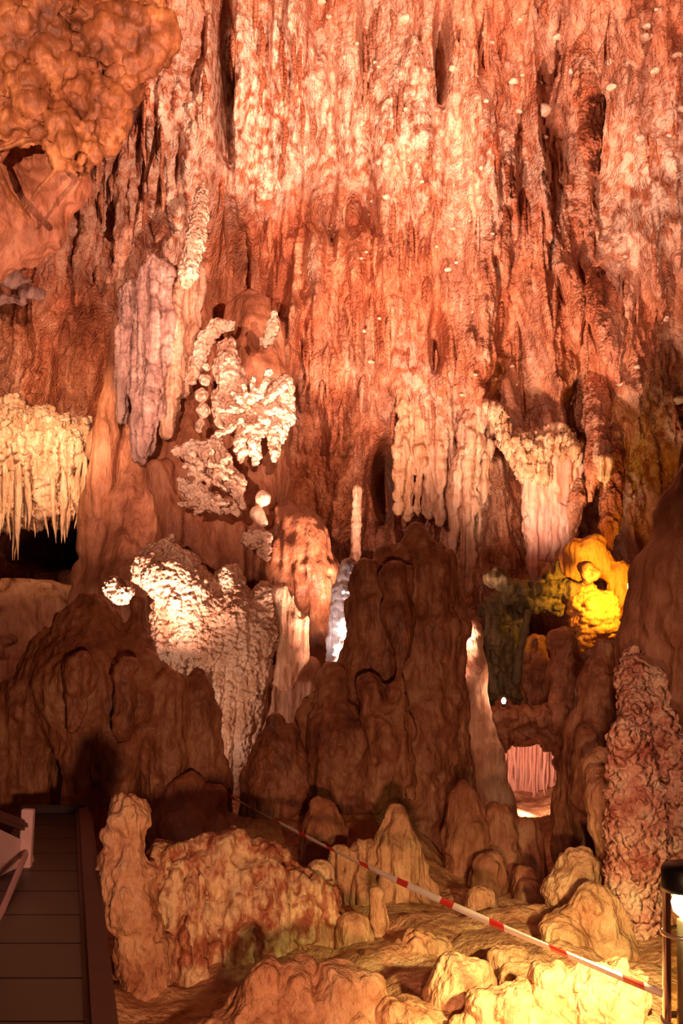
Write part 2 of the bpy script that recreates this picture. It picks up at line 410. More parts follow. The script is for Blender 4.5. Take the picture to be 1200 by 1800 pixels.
def build_wall():
    h = 0.0165
    xs = np.arange(-6.6, 6.6, h, dtype=np.float32); zs = np.arange(-2.3, 8.6, h, dtype=np.float32)
    X, Z = np.meshgrid(xs, zs)                    # rows are z
    D = np.zeros_like(X)                          # protrusion towards the visitor
    rng = random.Random(7)
    fan = 0.075 * X                               # the draperies fan out from the middle of the chamber
    U = X + fan * (Z - 3.0)
    # broad relief
    D += 0.38 * fbm(X * 0.55, X * 0 + 3.1, Z * 0.30, 3, 5)
    D += 0.26 * (1 - 2 * np.abs(fbm(U * 1.5, X * 0 + 1.7, Z * 0.20, 3, 9)))
    D += 0.09 * fbm(X * 3.2, X * 0 + 8.1, Z * 1.5, 3, 29)
    def blob(px, py, rx, ry, amt, hard=1.0):
        x, z, Y = on_wall(px, py); u = Y / F
        q = ((X - x) / (rx * u)) ** 2 + ((Z - z) / (ry * u)) ** 2
        D[...] += amt * np.exp(-q ** hard)
    # hollows (negative) and bosses, where the photograph has them
    for b in ((395, 120, 16, 150, -0.9, 2), (775, 90, 14, 75, -0.7, 2), (580, 370, 75, 48, -0.7), (440, 480, 75, 95, -0.8),
              (678, 850, 22, 60, -1.3, 2), (500, 120, 60, 110, 0.35), (640, 200, 70, 160, 0.25), (330, 250, 60, 200, 0.3),
              (250, 420, 70, 120, 0.25), (50, 620, 120, 60, -0.4), (90, 955, 85, 42, -1.6, 2), (290, 430, 35, 18, -0.5),
              (1025, 545, 60, 120, 0.35), (1130, 300, 60, 160, 0.3), (860, 420, 90, 190, 0.25), (760, 620, 12, 45, -0.5, 2),
              (870, 770, 35, 30, -0.9), (925, 1120, 66, 80, -1.5, 2), (930, 1385, 62, 85, -0.9, 3), (1090, 700, 60, 150, 0.2),
              (560, 560, 60, 120, 0.15), (590, 880, 40, 90, 0.2), (1165, 560, 40, 140, -0.25), (1000, 130, 30, 90, -0.35),
              (885, 1010, 40, 50, 0.3), (700, 460, 40, 180, 0.2)):
        blob(*b)
    # hanging calcite: rows of stalactite-shaped relief, big ones first
    def icicles(n, L0, L1, r0, r1, dep, mask=None, box=None):
        lay = np.zeros_like(X)
        for _ in range(n):
            x = rng.uniform(-6.4, 6.4); z = rng.uniform(-2.0, 8.4)
            s = rng.random() ** 1.6
            L = L0 + (L1 - L0) * s; r = r0 + (r1 - r0) * rng.random()
            i0, i1 = int((z - L + 2.3) / h), int((z + 2.3) / h) + 1
            ex = abs(0.07 * x * L) + r
            j0, j1 = int((x - ex + 6.6) / h), int((x + ex + 6.6) / h) + 2
            i0, j0 = max(i0, 0), max(j0, 0)
            if i1 <= i0 or j1 <= j0: continue
            xx = X[i0:i1, j0:j1]; zz = Z[i0:i1, j0:j1]
            if xx.size == 0: continue
            t = np.clip((z - zz) / L, 0, 1)
            rr = r * np.clip(1 - t, 0, 1) ** 0.45 + 1e-4
            q = np.clip(1 - ((xx - x - 0.07 * x * (z - zz) - 0.12 * r * np.sin(zz * 9)) / rr) ** 2, 0, 1)
            p = dep * (r / r1) * np.sqrt(q) * np.clip(t * 2.2, 0, 1)
            lay[i0:i1, j0:j1] = np.maximum(lay[i0:i1, j0:j1], p)
        return lay
    D += icicles(420, 0.5, 2.2, 0.10, 0.24, 0.30)
    D += icicles(2200, 0.15, 0.9, 0.035, 0.10, 0.11)
    D += icicles(12000, 0.05, 0.34, 0.016, 0.040, 0.05)
    # knobbly coral, in patches
    pm = np.clip(fbm(X * 0.9, X * 0 + 4.4, Z * 0.7, 3, 77) * 1.6 + 0.35, 0, 1)
    w = worley(X * 7.5, D * 5, Z * 6.0, 3)
    D += pm * 0.085 * np.clip(0.62 - w, -0.3, 1)
    w = worley(X * 17, D * 12, Z * 20, 8)
    D += 0.042 * (0.5 - w)
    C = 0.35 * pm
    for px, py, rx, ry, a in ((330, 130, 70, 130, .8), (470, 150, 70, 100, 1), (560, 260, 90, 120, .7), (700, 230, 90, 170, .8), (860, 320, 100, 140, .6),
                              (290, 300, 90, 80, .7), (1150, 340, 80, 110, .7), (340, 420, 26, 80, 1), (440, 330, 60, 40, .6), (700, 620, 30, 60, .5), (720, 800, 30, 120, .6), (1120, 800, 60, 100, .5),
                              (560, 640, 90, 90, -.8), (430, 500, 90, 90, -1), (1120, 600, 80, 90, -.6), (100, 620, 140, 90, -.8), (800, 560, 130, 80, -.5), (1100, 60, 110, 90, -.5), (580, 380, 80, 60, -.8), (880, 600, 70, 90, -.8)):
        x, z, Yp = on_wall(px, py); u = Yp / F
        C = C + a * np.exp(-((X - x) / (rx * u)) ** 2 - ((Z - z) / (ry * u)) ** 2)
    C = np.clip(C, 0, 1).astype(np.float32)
    Y = wall_depth(X, Z) - D
    ny, nx = X.shape
    V = np.stack([X, Y, Z], 2).reshape(-1, 3)
    i = np.arange(ny - 1)[:, None] * nx; j = np.arange(nx - 1)[None, :]
    Q = np.stack([i + j, i + j + 1, i + nx + j + 1, i + nx + j], 2).reshape(-1, 4)
    me = fast_mesh('wall_back', V, Q)
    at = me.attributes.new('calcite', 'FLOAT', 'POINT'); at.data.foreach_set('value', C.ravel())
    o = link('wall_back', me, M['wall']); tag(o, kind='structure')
    return X, Z, Y, h
WX, WZ, WY, WH = build_wall()

def wall_y(x, z):
    j = int(np.clip((x + 6.6) / WH, 0, WX.shape[1] - 1)); i = int(np.clip((z + 2.3) / WH, 0, WX.shape[0] - 1))
    return float(WY[i, j])

def grid_obj(name, U, W, fn, mat):
    A, B = np.meshgrid(U, W)
    X, Y, Z = fn(A, B)
    n, m = A.shape
    V = np.stack([X, Y, Z], 2).reshape(-1, 3)
    i = np.arange(n - 1)[:, None] * m; j = np.arange(m - 1)[None, :]
    Q = np.stack([i + j, i + j + 1, i + m + j + 1, i + m + j], 2).reshape(-1, 4)
    o = link(name, fast_mesh(name, V, Q), mat); tag(o, kind='structure'); return o

def floor_z(x, y):
    z = -1.84 + 0.05 * fbm(x * 1.2, y * 1.2, x * 0, 4, 15)
    w = worley(x * 2.2, y * 2.0, x * 0, 23)          # rounded flowstone humps, fused together
    z = z + 0.16 * np.clip(0.75 - w, 0, 1) + 0.05 * np.clip(0.6 - worley(x * 6, y * 6, x * 0, 24), 0, 1)
    z = z + 0.02 * fbm(x * 7, y * 7, x * 0, 3, 19)
    sm = lambda t: np.clip(t, 0, 1) ** 2 * (3 - 2 * np.clip(t, 0, 1))
    z = z + 0.42 * sm((y - 6.2) / 1.8) * sm((1.0 - x) / 0.6) * sm((x + 1.5) / 0.5) * sm((9.4 - y) / 0.8)
    z = z + 0.15 * sm((x + 0.6) / 0.6) * sm((7.4 - y) / 1.6) + 0.03 * sm((x - 0.4) / 0.8) * sm((6.4 - y) / 1.0)
    return z
grid_obj('floor', np.arange(-7, 7, 0.035, dtype=np.float32), np.arange(0.5, 14.6, 0.035, dtype=np.float32),
         lambda A, B: (A, B, floor_z(A, B)), M['ochre'])
def side(sgn):
    def fn(A, B):
        return (sgn * (6.1 + 0.5 * fbm(A * .7, B * .7, A * 0, 4, 61) - 0.02 * (B - 3) ** 2), A, B)
    return fn
grid_obj('wall_left', np.arange(-2.0, 12.6, 0.08, dtype=np.float32), np.arange(-2.2, 8.2, 0.08, dtype=np.float32), side(-1), M['brown'])
grid_obj('wall_right', np.arange(-2.0, 12.6, 0.08, dtype=np.float32), np.arange(-2.2, 8.2, 0.08, dtype=np.float32), side(1), M['brown'])
grid_obj('ceiling', np.arange(-7, 7, 0.08, dtype=np.float32), np.arange(-2.0, 10.9, 0.08, dtype=np.float32),
         lambda A, B: (A, B, 7.9 + 0.5 * fbm(A * .6, B * .6, A * 0, 4, 91)), M['ceil'])

# ------------------------------------------------------------------ standing formations, front to back
SM = [('lump', 0.04, 0.35), ('flute', 0.014, 0.10), ('lump', 0.012, 0.07), ('pit', 0.02, 0.10)]
PC = [('lump', 0.03, 0.25), ('popcorn', 0.04, 0.07), ('scale', 0.022, 0.035)]

# left: broad dark mass with leg-like draperies
rock('stalagmite', 'broad dark brown twin-topped stalagmite mass with leg-like folds at the left', 'stalagmite',
     [[(152, 1062, 20), (150, 1120, 62), (150, 1200, 95, -.1), (150, 1250, 90)], [(240, 1062, 16), (244, 1120, 32), (232, 1230, 65, -.15)],
      [(100, 1150, 45), (60, 1230, 60), (40, 1330, 46), (30, 1480, 50)], [(10, 1230, 35), (-60, 1400, 80), (-80, 1500, 90)],
      [(140, 1250, 50, -.2), (138, 1330, 30, -.25), (135, 1400, 24, -.25), (134, 1500, 24, -.2)], [(212, 1260, 50, -.2), (211, 1340, 30, -.25), (212, 1420, 26, -.2), (215, 1500, 28, -.2)],
      [(285, 1220, 50, -.1), (292, 1330, 44, -.1), (298, 1500, 46, -.1)], [(348, 1184, 20), (350, 1215, 26), (352, 1260, 34), (362, 1380, 42), (370, 1500, 45)],
      [(225, 1180, 28, -.5), (215, 1290, 14, -.5)], [(140, 1180, 30, -.55), (128, 1280, 14, -.55)], [(150, 1300, 80, .5), (150, 1500, 90, .5)]],
     8.0, M['umber'], res=3.4, k=14, sy=0.85, warp=0.03, detail=SM, seed=1)
# centre
rock('stalagmite', 'tallest dark brown stalagmite, bulky and many-lobed, in the centre behind the tape', 'stalagmite',
     [[(730, 940, 20), (735, 1000, 48), (745, 1100, 58), (742, 1300, 72), (735, 1500, 70)],
      [(682, 985, 26), (672, 1060, 42), (662, 1200, 58), (640, 1400, 70), (640, 1500, 70)],
      [(775, 990, 18), (787, 1100, 22), (788, 1250, 30), (762, 1470, 35)],
      [(585, 1200, 32, -.1), (600, 1300, 55, -.25), (605, 1400, 62, -.3), (610, 1500, 60, -.3)],
      [(548, 1235, 22), (545, 1330, 45), (540, 1500, 60)],
      [(655, 1215, 30, -.45), (680, 1290, 32, -.5), (660, 1400, 30, -.5)],
      [(700, 1010, 22, -.35), (700, 1080, 16, -.4), (707, 1200, 10, -.5), (715, 1400, 16, -.55)],
      [(640, 1000, 12, -.1), (634, 1080, 16), (640, 1180, 26)],
      [(620, 1260, 60, .1), (600, 1400, 95, .1), (610, 1520, 110)], [(700, 1250, 80), (700, 1400, 100), (700, 1520, 100)]],
     8.4, M['umber'], res=3.6, k=20, sy=0.95, warp=0.04, cuts=((690, 972, 9, -.36), (760, 1100, 16, -.62)), detail=SM + [('pit', 0.03, 0.12)], seed=2)
rock('stalagmite', 'low brown hump-topped stalagmite leaning on the tall central one, beside the hanging tips', 'stalagmite',
     [[(482, 1272, 20), (482, 1320, 38), (470, 1400, 50), (465, 1500, 55)], [(515, 1290, 22), (520, 1400, 40)], [(440, 1370, 16), (440, 1480, 30)]],
     8.0, M['umber'], res=3.2, k=16, warp=0.03, detail=SM, seed=3)
rock('stalagmite', 'small dark rounded stalagmite against the pale slab', 'stalagmite',
     [[(810, 1300, 12), (814, 1350, 19), (812, 1420, 22)]], 8.6, M['umber'], res=2.6, k=10, detail=SM, seed=4)
rock('stalagmite', 'squat brown stalagmite pair at the foot of the pale slab', 'stalagmite',
     [[(815, 1400, 24), (820, 1480, 38), (825, 1600, 45)], [(872, 1425, 16), (885, 1500, 30), (890, 1600, 36)], [(925, 1460, 22, .2), (930, 1560, 34, .2)]],
     7.6, M['brown'], res=3.2, k=10, detail=SM, seed=5)
rock('stalagmite', 'short dark stump in the shadowed hollow below the lit alcove', 'stalagmite',
     [[(860, 1525, 24), (855, 1600, 34)], [(925, 1545, 16, -.2), (928, 1600, 22, -.2)]], 7.2, M['brown'], res=3.0, k=8, detail=SM, seed=6)

# lower left flowstone wall
rock('stalagmite', 'ochre knobbly stalagmite like a bowed figure beside the walkway', 'stalagmite',
     [[(216, 1412, 24), (222, 1440, 33), (232, 1490, 26)], [(200, 1470, 20), (218, 1530, 46), (232, 1600, 40), (248, 1680, 42), (262, 1790, 45)]],
     5.45, M['ochre'], res=3.0, k=16, warp=0.02, detail=[('lump', 0.035, 0.14), ('flute', 0.012, 0.06), ('lump', 0.012, 0.05)], seed=7)
rock('flowstone_bank', 'red-brown flowstone bank veined with pale crust below the left formations', 'flowstone',
     [[(290, 1512, 34), (300, 1600, 46), (300, 1800, 56)], [(350, 1508, 36), (360, 1600, 46), (365, 1800, 56)],
      [(410, 1515, 40), (420, 1600, 48), (425, 1800, 56)], [(470, 1530, 42), (480, 1620, 46), (480, 1800, 56)], [(325, 1570, 30, -.12), (345, 1720, 34, -.1)], [(520, 1560, 36, .1), (530, 1640, 40, .1), (520, 1800, 50)],
      [(270, 1600, 50, .1), (530, 1600, 50, .15)], [(270, 1690, 55, .1), (530, 1700, 55, .15)], [(300, 1530, 40, .1), (470, 1540, 40, .1)]],
     5.75, M['crust'], res=3.0, k=30, sy=1.0, warp=0.05, detail=[('lump', 0.05, 0.20), ('flute', 0.035, 0.09), ('lump', 0.015, 0.06)], seed=8)
rock('flowstone_mound', 'smooth brown dome above the pale-crusted red bank, under the dark mass', 'flowstone',
     [[(325, 1400, 34), (330, 1460, 62), (330, 1540, 60)], [(372, 1410, 24), (385, 1460, 38), (390, 1540, 40)], [(430, 1455, 26), (440, 1520, 36)]],
     7.75, M['brown'], res=3.2, k=16, detail=SM, seed=9)
rock('stalagmite', 'brown cone with draped skirts in front of the tall central stalagmite', 'stalagmite',
     [[(703, 1438, 19), (700, 1490, 34), (695, 1600, 52), (690, 1700, 62)], [(733, 1490, 12), (752, 1570, 22), (765, 1660, 30)],
      [(640, 1500, 24), (640, 1580, 40), (640, 1690, 50)], [(600, 1510, 22), (600, 1640, 30)]],
     6.7, M['ochre'], res=3.0, k=14, warp=0.03, detail=[('lump', 0.025, 0.2), ('flute', 0.022, 0.07)], seed=10)
rock('stalagmite', 'reddish rounded hump between the tape and the small flat-topped stump', 'stalagmite',
     [[(562, 1415, 20), (565, 1460, 36), (560, 1540, 40)]], 7.3, M['brown'], res=3, k=10, detail=SM, seed=11)

def stump(label, px, top, bot, r0, r1, D, mat, seed, lean=0, group=None, squash=1.0):
    c = [[(px, top + r0 * .7, r0 * .86), (px + lean, (top + bot) / 2, (r0 + r1) / 2), (px + lean * 1.5, bot, r1)]]
    for a in range(5):      # a flat shoulder round the top
        t = a * 1.2566 + seed
        c.append([(px + math.cos(t) * r0 * .42, top + r0 * .45, r0 * .45, math.sin(t) * r0 * .42 * D / F)])
    return rock('stalagmite', label, 'stalagmite', c, D, mat, group, res=2.4, k=7, sy=squash, detail=[('lump', 0.012, 0.12), ('flute', 0.006, 0.05)], seed=seed)
stump('upright flat-topped ochre stump standing on a wider stump', 562, 1517, 1640, 27, 30, 6.05, M['ochre'], 12)
stump('wide flat-topped ochre stump carrying a narrower stump', 538, 1612, 1710, 50, 52, 5.85, M['ochre'], 13)
stump('rounded ochre stump to the right of the wide flat-topped one', 622, 1610, 1700, 32, 38, 5.8, M['ochre'], 14)
stump('thin knobbed ochre column before the draped brown cone', 664, 1562, 1680, 14, 20, 5.95, M['ochre'], 15)
stump('small dark-capped knob on top of the ochre bank', 645, 1668, 1730, 20, 26, 5.5, M['brown'], 16)
stump('tan barrel-shaped stump with an orange top, just under the tape', 846, 1562, 1660, 31, 36, 6.3, M['ochre'], 17)
stump('low brown stump in the dark hollow behind the barrel-shaped one', 928, 1548, 1600, 22, 26, 6.9, M['brown'], 18)

def mound(label, parts, D, mat, seed, name='flowstone_mound', k=14, det=None):
    parts = [[(c[0], c[1], c[2] * 1.10) + tuple(c[3:]) for c in ch] for ch in parts]
    return rock(name, label, 'flowstone', parts, D, mat, res=2.8, k=k, sy=1.1, detail=(det or [('lump', 0.025, 0.16), ('flute', 0.006, 0.05)]) + [('lump', 0.008, 0.05)], seed=seed)
mound('big square-shouldered ochre bank with fluted front at the bottom edge',
      [[(470, 1712, 26), (455, 1800, 50)], [(520, 1722, 30), (520, 1830, 50)], [(590, 1728, 34), (590, 1840, 50)], [(640, 1740, 30), (650, 1840, 46)], [(430, 1770, 25), (420, 1840, 50)]],
      4.7, M['ochre'], 21, k=16, det=[('lump', 0.03, 0.16), ('flute', 0.025, 0.12)])
mound('cone-shaped tan boulder with a rough face, alone in the middle of the bank',
      [[(790, 1690, 18), (800, 1725, 42), (800, 1760, 48)], [(838, 1712, 14), (835, 1740, 24)]], 4.8, M['ochre'], 22, name='boulder')
mound('rough grooved tan hump behind the cone-shaped boulder', [[(735, 1665, 22), (720, 1700, 34), (730, 1740, 40)], [(770, 1665, 14), (770, 1700, 20)]], 5.6, M['ochre'], 23,
      det=[('lump', 0.02, 0.12), ('flute', 0.02, 0.05)])
mound('long smooth tan mound lying along the bottom edge, lit from the right', [[(850, 1775, 34), (905, 1775, 44), (935, 1810, 50)], [(800, 1800, 20), (850, 1820, 40)]], 4.5, M['ochre'], 24)
mound('low ochre mound at the bottom edge left of the long smooth one', [[(690, 1785, 20), (730, 1800, 30), (760, 1840, 36)], [(620, 1800, 26), (640, 1850, 40)]], 4.6, M['ochre'], 25)
mound('brown-shadowed tan hump right of the cone-shaped boulder', [[(875, 1685, 18), (905, 1700, 26), (930, 1740, 34)]], 5.2, M['ochre'], 26)
mound('tan hump with a sharp brow above the long smooth mound', [[(900, 1722, 18), (930, 1730, 28), (960, 1770, 40)]], 4.85, M['ochre'], 27)
mound('glaring pale mound beside the bollard lamp', [[(985, 1730, 26), (1040, 1745, 40), (1085, 1770, 46)], [(960, 1770, 30), (1020, 1810, 50)], [(1100, 1790, 40)]], 4.5, M['ochre'], 28, k=14, det=[('lump', 0.05, 0.16), ('flute', 0.03, 0.09), ('popcorn', 0.015, 0.05)])
mound('low tan shelf behind the tape, left of the barrel-shaped stump', [[(770, 1650, 26), (800, 1650, 26), (790, 1690, 34)], [(840, 1650, 20), (900, 1665, 20)]], 5.9, M['ochre'], 29)
mound('low round tan hump just behind the tape, right of the barrel-shaped stump', [[(918, 1612, 16), (955, 1620, 20), (950, 1660, 30)]], 6.0, M['ochre'], 30)
mound('smooth yellow-lit hump at the foot of the rounded blob', [[(975, 1640, 24), (990, 1660, 34), (1000, 1700, 40)]], 5.4, M['ochre'], 31)
mound('big yellow-lit flowstone slope behind the tape, left of the bollard lamp',
      [[(1010, 1620, 30), (1010, 1680, 48), (1000, 1760, 50)], [(1055, 1600, 30), (1065, 1680, 44), (1080, 1790, 50)], [(1035, 1585, 26)]], 5.5, M['ochre'], 32, k=18,
      det=[('lump', 0.03, 0.25), ('flute', 0.012, 0.08)])
mound('rough rounded blob above the yellow-lit slope, under the hanging cone', [[(1015, 1530, 34), (1010, 1565, 44)], [(985, 1570, 22), (1040, 1580, 34)]], 6.0, M['ochre'], 33,
      det=[('lump', 0.02, 0.12), ('popcorn', 0.02, 0.05)])

# right group
rock('stalagmite', 'dark jagged-topped stalagmite in front of the orange-lit flowstone', 'stalagmite',
     [[(1060, 1142, 16), (1058, 1200, 42), (1050, 1290, 55), (1045, 1420, 62), (1040, 1560, 62)], [(1090, 1160, 18), (1100, 1250, 40)],
      [(1012, 1262, 18), (1012, 1340, 26), (1015, 1500, 36)], [(1035, 1300, 22, -.3), (1030, 1400, 30, -.3)]],
     7.2, M['umber'], res=3.4, k=14, warp=0.03, detail=SM, seed=41)
rock('rock_tower', 'huge dark rock tower leaning in at the right edge, above the bumpy pillar', 'column',
     [[(1235, 800, 40), (1200, 900, 45), (1190, 1000, 58), (1195, 1100, 75), (1215, 1300, 90), (1225, 1500, 95)],
      [(1128, 1075, 15), (1130, 1130, 34), (1150, 1230, 48), (1170, 1400, 60)], [(1420, 100, 90), (1330, 450, 62), (1270, 700, 42), (1240, 820, 45)]],
     6.4, M['brown'], res=3.8, k=22, warp=0.04, detail=[('lump', 0.05, 0.3), ('flute', 0.03, 0.14)], seed=42)
rock('rock_tower', 'bumpy mottled pink pillar standing behind the bollard lamp', 'column',
     [[(1112, 1150, 16, .4), (1110, 1200, 26, .3), (1112, 1290, 34), (1120, 1400, 46), (1112, 1600, 40), (1110, 1850, 46)],
      [(1150, 1190, 24, .3), (1160, 1290, 34, .2)], [(1098, 1290, 22, -.1), (1100, 1340, 30)], [(1180, 1330, 40, .2), (1195, 1500, 55, .3), (1200, 1800, 60, .3)]],
     5.7, M['mottled'], res=3.2, k=14, warp=0.03, detail=[('lump', 0.035, 0.2), ('popcorn', 0.025, 0.045), ('lump', 0.012, 0.03)], seed=43)
rock('stalactite', 'fat tan carrot-shaped stalactite hanging against the bumpy pillar', 'stalactite',
     [[(1050, 1362, 20, .1), (1060, 1400, 29), (1064, 1450, 26), (1069, 1510, 15), (1073, 1575, 3)], [(1040, 1350, 24, .25), (1060, 1330, 20, .3)]],
     6.1, M['ochre'], res=2.4, k=10, detail=[('lump', 0.014, 0.12), ('flute', 0.01, 0.05)], seed=44)

# ------------------------------------------------------------------ behind the front row
# cascade of pale coral with its hanging tips
c = rock('flowstone_cascade', 'bright cream knobbly flowstone cascade hanging behind the dark left mass', 'flowstone',
     [[(268, 990, 24), (300, 1010, 46), (330, 1050, 52), (345, 1110, 45)], [(290, 1080, 26), (300, 1130, 26), (318, 1185, 9), (324, 1200, 5)],
      [(400, 1020, 22), (415, 1080, 42), (420, 1140, 36)], [(370, 1080, 40), (375, 1130, 34), (350, 1180, 14)], [(465, 1050, 24), (460, 1110, 30), (450, 1160, 22)],
      [(262, 970, 8), (290, 965, 10), (255, 1010, 14)], [(430, 1180, 22), (440, 1210, 20)]],
     10.0, M['coral'], res=2.5, k=10, warp=0.02, detail=PC + [('flute', 0.02, 0.10)], seed=51)
for n, (x0, t, x1, b, r) in enumerate(((392, 1110, 376, 1335, 13), (410, 1120, 396, 1395, 17), (438, 1150, 418, 1405, 22), (462, 1150, 440, 1330, 18), (430, 1140, 428, 1300, 14), (352, 1130, 350, 1200, 10))):
    mid = ((x0 + x1) / 2, (t + b) / 2)
    rock('hanging_tip', None, None, [[(x0, t, r), (mid[0], mid[1], r * .85), (x1, b - 10, r * .45), (x1, b, r * .2)]], 9.95 + .03 * n, M['coral'], parent=c, res=2.2, k=5,
         detail=[('popcorn', 0.018, 0.05), ('flute', 0.008, 0.06)], seed=60 + n)
rock('drapery', 'smooth tan folded drapery on the right flank of the cream cascade', 'drapery',
     [[(495, 1040, 14), (512, 1090, 15), (508, 1150, 17), (488, 1200, 10)], [(530, 1090, 12), (528, 1150, 12), (505, 1200, 12)]], 9.9, M['tan'], res=2.4, k=10, detail=[('flute', 0.02, 0.06)], seed=71)
rock('drapery', 'pale curtain with a dark right edge hanging below the smooth folds', 'drapery',
     [[(480, 1190, 20), (470, 1270, 22), (455, 1360, 14)], [(515, 1180, 18), (505, 1270, 22)], [(545, 1170, 14), (540, 1250, 16)]], 10.2, M['tan'], res=2.6, k=12, detail=[('flute', 0.02, 0.08)], seed=72)
rock('cave_coral', 'round cream coral knob peeping between the two dark summits at the left', 'coral knob', [[(200, 1032, 20), (212, 1040, 22)]], 9.6, M['coral'], res=2, k=8, detail=PC[1:], seed=73)
rock('cave_coral', 'tiny pale coral knob on a stalk above the cream cascade', 'coral knob', [[(302, 944, 7)], [(300, 962, 6), (300, 985, 6)]], 10.0, M['coral'], res=1.8, k=4, detail=[('popcorn', 0.01, 0.04)], seed=74)

# trunk of brown rock behind the cascade
rock('rock_mass', 'massive plain brown rock trunk rising behind the cream cascade', 'rock mass',
     [[(205, 640, 14), (190, 780, 26), (185, 900, 36), (190, 1030, 46), (180, 1150, 60)], [(240, 760, 26), (245, 880, 45), (250, 1000, 80), (260, 1150, 90)],
      [(350, 520, 20, .6), (330, 640, 50, .3), (325, 740, 60, .2), (330, 850, 80, .1), (360, 960, 90), (380, 1150, 100)], [(440, 560, 40, .6), (450, 660, 55, .3), (450, 760, 55, .3), (445, 850, 55, .2), (430, 960, 70), (440, 1150, 80)],
      [(290, 830, 14, -.45), (300, 960, 20, -.5)], [(260, 600, 30, .5), (265, 760, 40, .2)], [(410, 930, 12, -.4), (400, 1010, 16, -.4)]],
     11.2, M['brown'], res=3.8, k=22, warp=0.05, detail=[('lump', 0.06, 0.4), ('flute', 0.05, 0.22)], seed=81)
rock('domed_rock', 'plain brown domed rock between the cream cascade and the tall central stalagmite', 'rock mass',
     [[(498, 900, 26), (525, 950, 45), (545, 1020, 48), (550, 1100, 40), (545, 1250, 46)], [(480, 960, 30), (490, 1080, 40)]],
     10.7, M['umber'], res=3.4, k=18, warp=0.03, detail=[('lump', 0.04, 0.3), ('flute', 0.02, 0.12), ('pit', 0.03, 0.1)], seed=82)
g = M['grey']
FL = [('lump', 0.02, 0.15), ('flute', 0.045, 0.10), ('flute', 0.015, 0.04), ('scale', 0.015, 0.045)]
rock('stalactite', 'broad grey-pink fluted stalactite column, the middle one under the dark ledge', 'stalactite',
     [[(262, 478, 14), (258, 560, 15), (250, 660, 15), (246, 770, 10), (245, 805, 5)], [(284, 476, 15), (285, 560, 16), (275, 680, 14), (262, 790, 8)], [(270, 470, 12, -.05), (272, 560, 14, -.1), (262, 700, 12, -.1), (254, 770, 9, -.05), (251, 810, 4)]], 10.7, g, res=2.4, k=6, detail=FL, seed=83)
rock('stalactite', 'shorter grey stalactite left of the broad fluted column, tapering to a dark tip', 'stalactite',
     [[(224, 518, 12, .1), (220, 590, 13), (216, 660, 11), (213, 735, 5)], [(240, 510, 12, .1), (238, 600, 13), (230, 690, 8)]], 10.8, g, res=2.4, k=6, detail=FL, seed=84)
rock('stalactite', 'tan fluted stalactite right of the broad grey column, blending into brown rock', 'stalactite',
     [[(316, 485, 15, .1), (308, 580, 16), (300, 680, 15), (290, 760, 12)], [(340, 480, 14, .15), (332, 580, 15, .1), (318, 680, 12, .1)]], 10.8, M['tan'], res=2.4, k=6, detail=FL, seed=85)
rock('stalactite', 'knobbly bright stalactite hanging above the fluted columns with a rounded tip', 'stalactite',
     [[(356, 330, 8, .7), (350, 380, 15, .3), (342, 430, 18, .1), (330, 482, 16), (326, 495, 11)]], 10.3, M['coral'], res=2.3, k=8, detail=PC[1:], seed=86)

# coral masses
cc = M['coral']
m = rock('cave_coral', 'large cream coral crust with finger-like lower edge on the trunk, the upper one', 'coral crust',
     [[(400, 612, 18), (402, 650, 26), (420, 700, 34), (440, 740, 36)], [(395, 700, 26), (400, 735, 22)], [(485, 690, 22), (470, 730, 30)], [(505, 675, 13), (500, 730, 16), (492, 770, 13)]],
     10.58, cc, res=2.3, k=8, sy=.7, warp=0.05, detail=PC, seed=91)
for n, (x, t, b, r) in enumerate(((425, 740, 808, 12), (448, 745, 812, 12), (482, 750, 806, 12))):
    rock('coral_finger', None, None, [[(x, t, r), (x, b - 12, r * .8), (x, b, r * .4)]], 10.53, cc, parent=m, res=2.2, k=5, detail=PC[1:], seed=95 + n)
rock('cave_coral', 'arching strip of cream coral at the upper left of the large crust', 'coral crust',
     [[(405, 570, 10), (380, 575, 13), (358, 600, 14), (345, 640, 13), (335, 670, 8)]], 10.73, cc, res=2.3, k=8, sy=.7, warp=.04, detail=PC[1:], seed=101)
rock('cave_coral', 'small upright cream coral patch at the upper right of the large crust', 'coral crust',
     [[(480, 555, 7), (478, 580, 12), (468, 600, 12)]], 10.73, cc, res=2.2, k=6, detail=PC[1:], seed=102)
rock('cave_coral', 'string of stacked coral beads hanging left of the large crust', 'coral crust',
     [[(362, 645, 8)], [(360, 668, 11)], [(354, 695, 12)], [(357, 722, 13)], [(352, 745, 9), (350, 755, 7)]], 10.58, cc, res=2, k=5, detail=[('popcorn', 0.02, 0.06)], seed=103)
rock('cave_coral', 'slanting cream coral crust below the large one', 'coral crust',
     [[(312, 798, 12), (340, 795, 22), (380, 812, 26), (412, 850, 20), (425, 885, 9)], [(375, 780, 14)]], 10.48, cc, res=2.3, k=8, sy=.7, warp=0.05, detail=PC, seed=104)
rock('cave_coral', 'lowest ragged coral crust on the brown trunk', 'coral crust',
     [[(318, 850, 10), (340, 868, 18), (365, 885, 16), (400, 895, 10), (410, 905, 6)]], 10.38, cc, res=2.3, k=8, sy=.7, warp=0.05, detail=PC, seed=105)
rock('cave_coral', 'pair of smooth pale coral knobs stacked at the right of the trunk', 'coral knob',
     [[(462, 876, 14)], [(452, 902, 13), (462, 918, 9)]], 10.4, M['cream'], res=2, k=5, detail=[('popcorn', 0.01, 0.06)], seed=106)
rock('cave_coral', 'pale wedge-shaped coral knob over the dark hollow above the cascade', 'coral knob',
     [[(440, 948, 15), (460, 950, 17), (466, 978, 9)]], 10.38, cc, res=2, k=6, detail=PC[1:], seed=107)

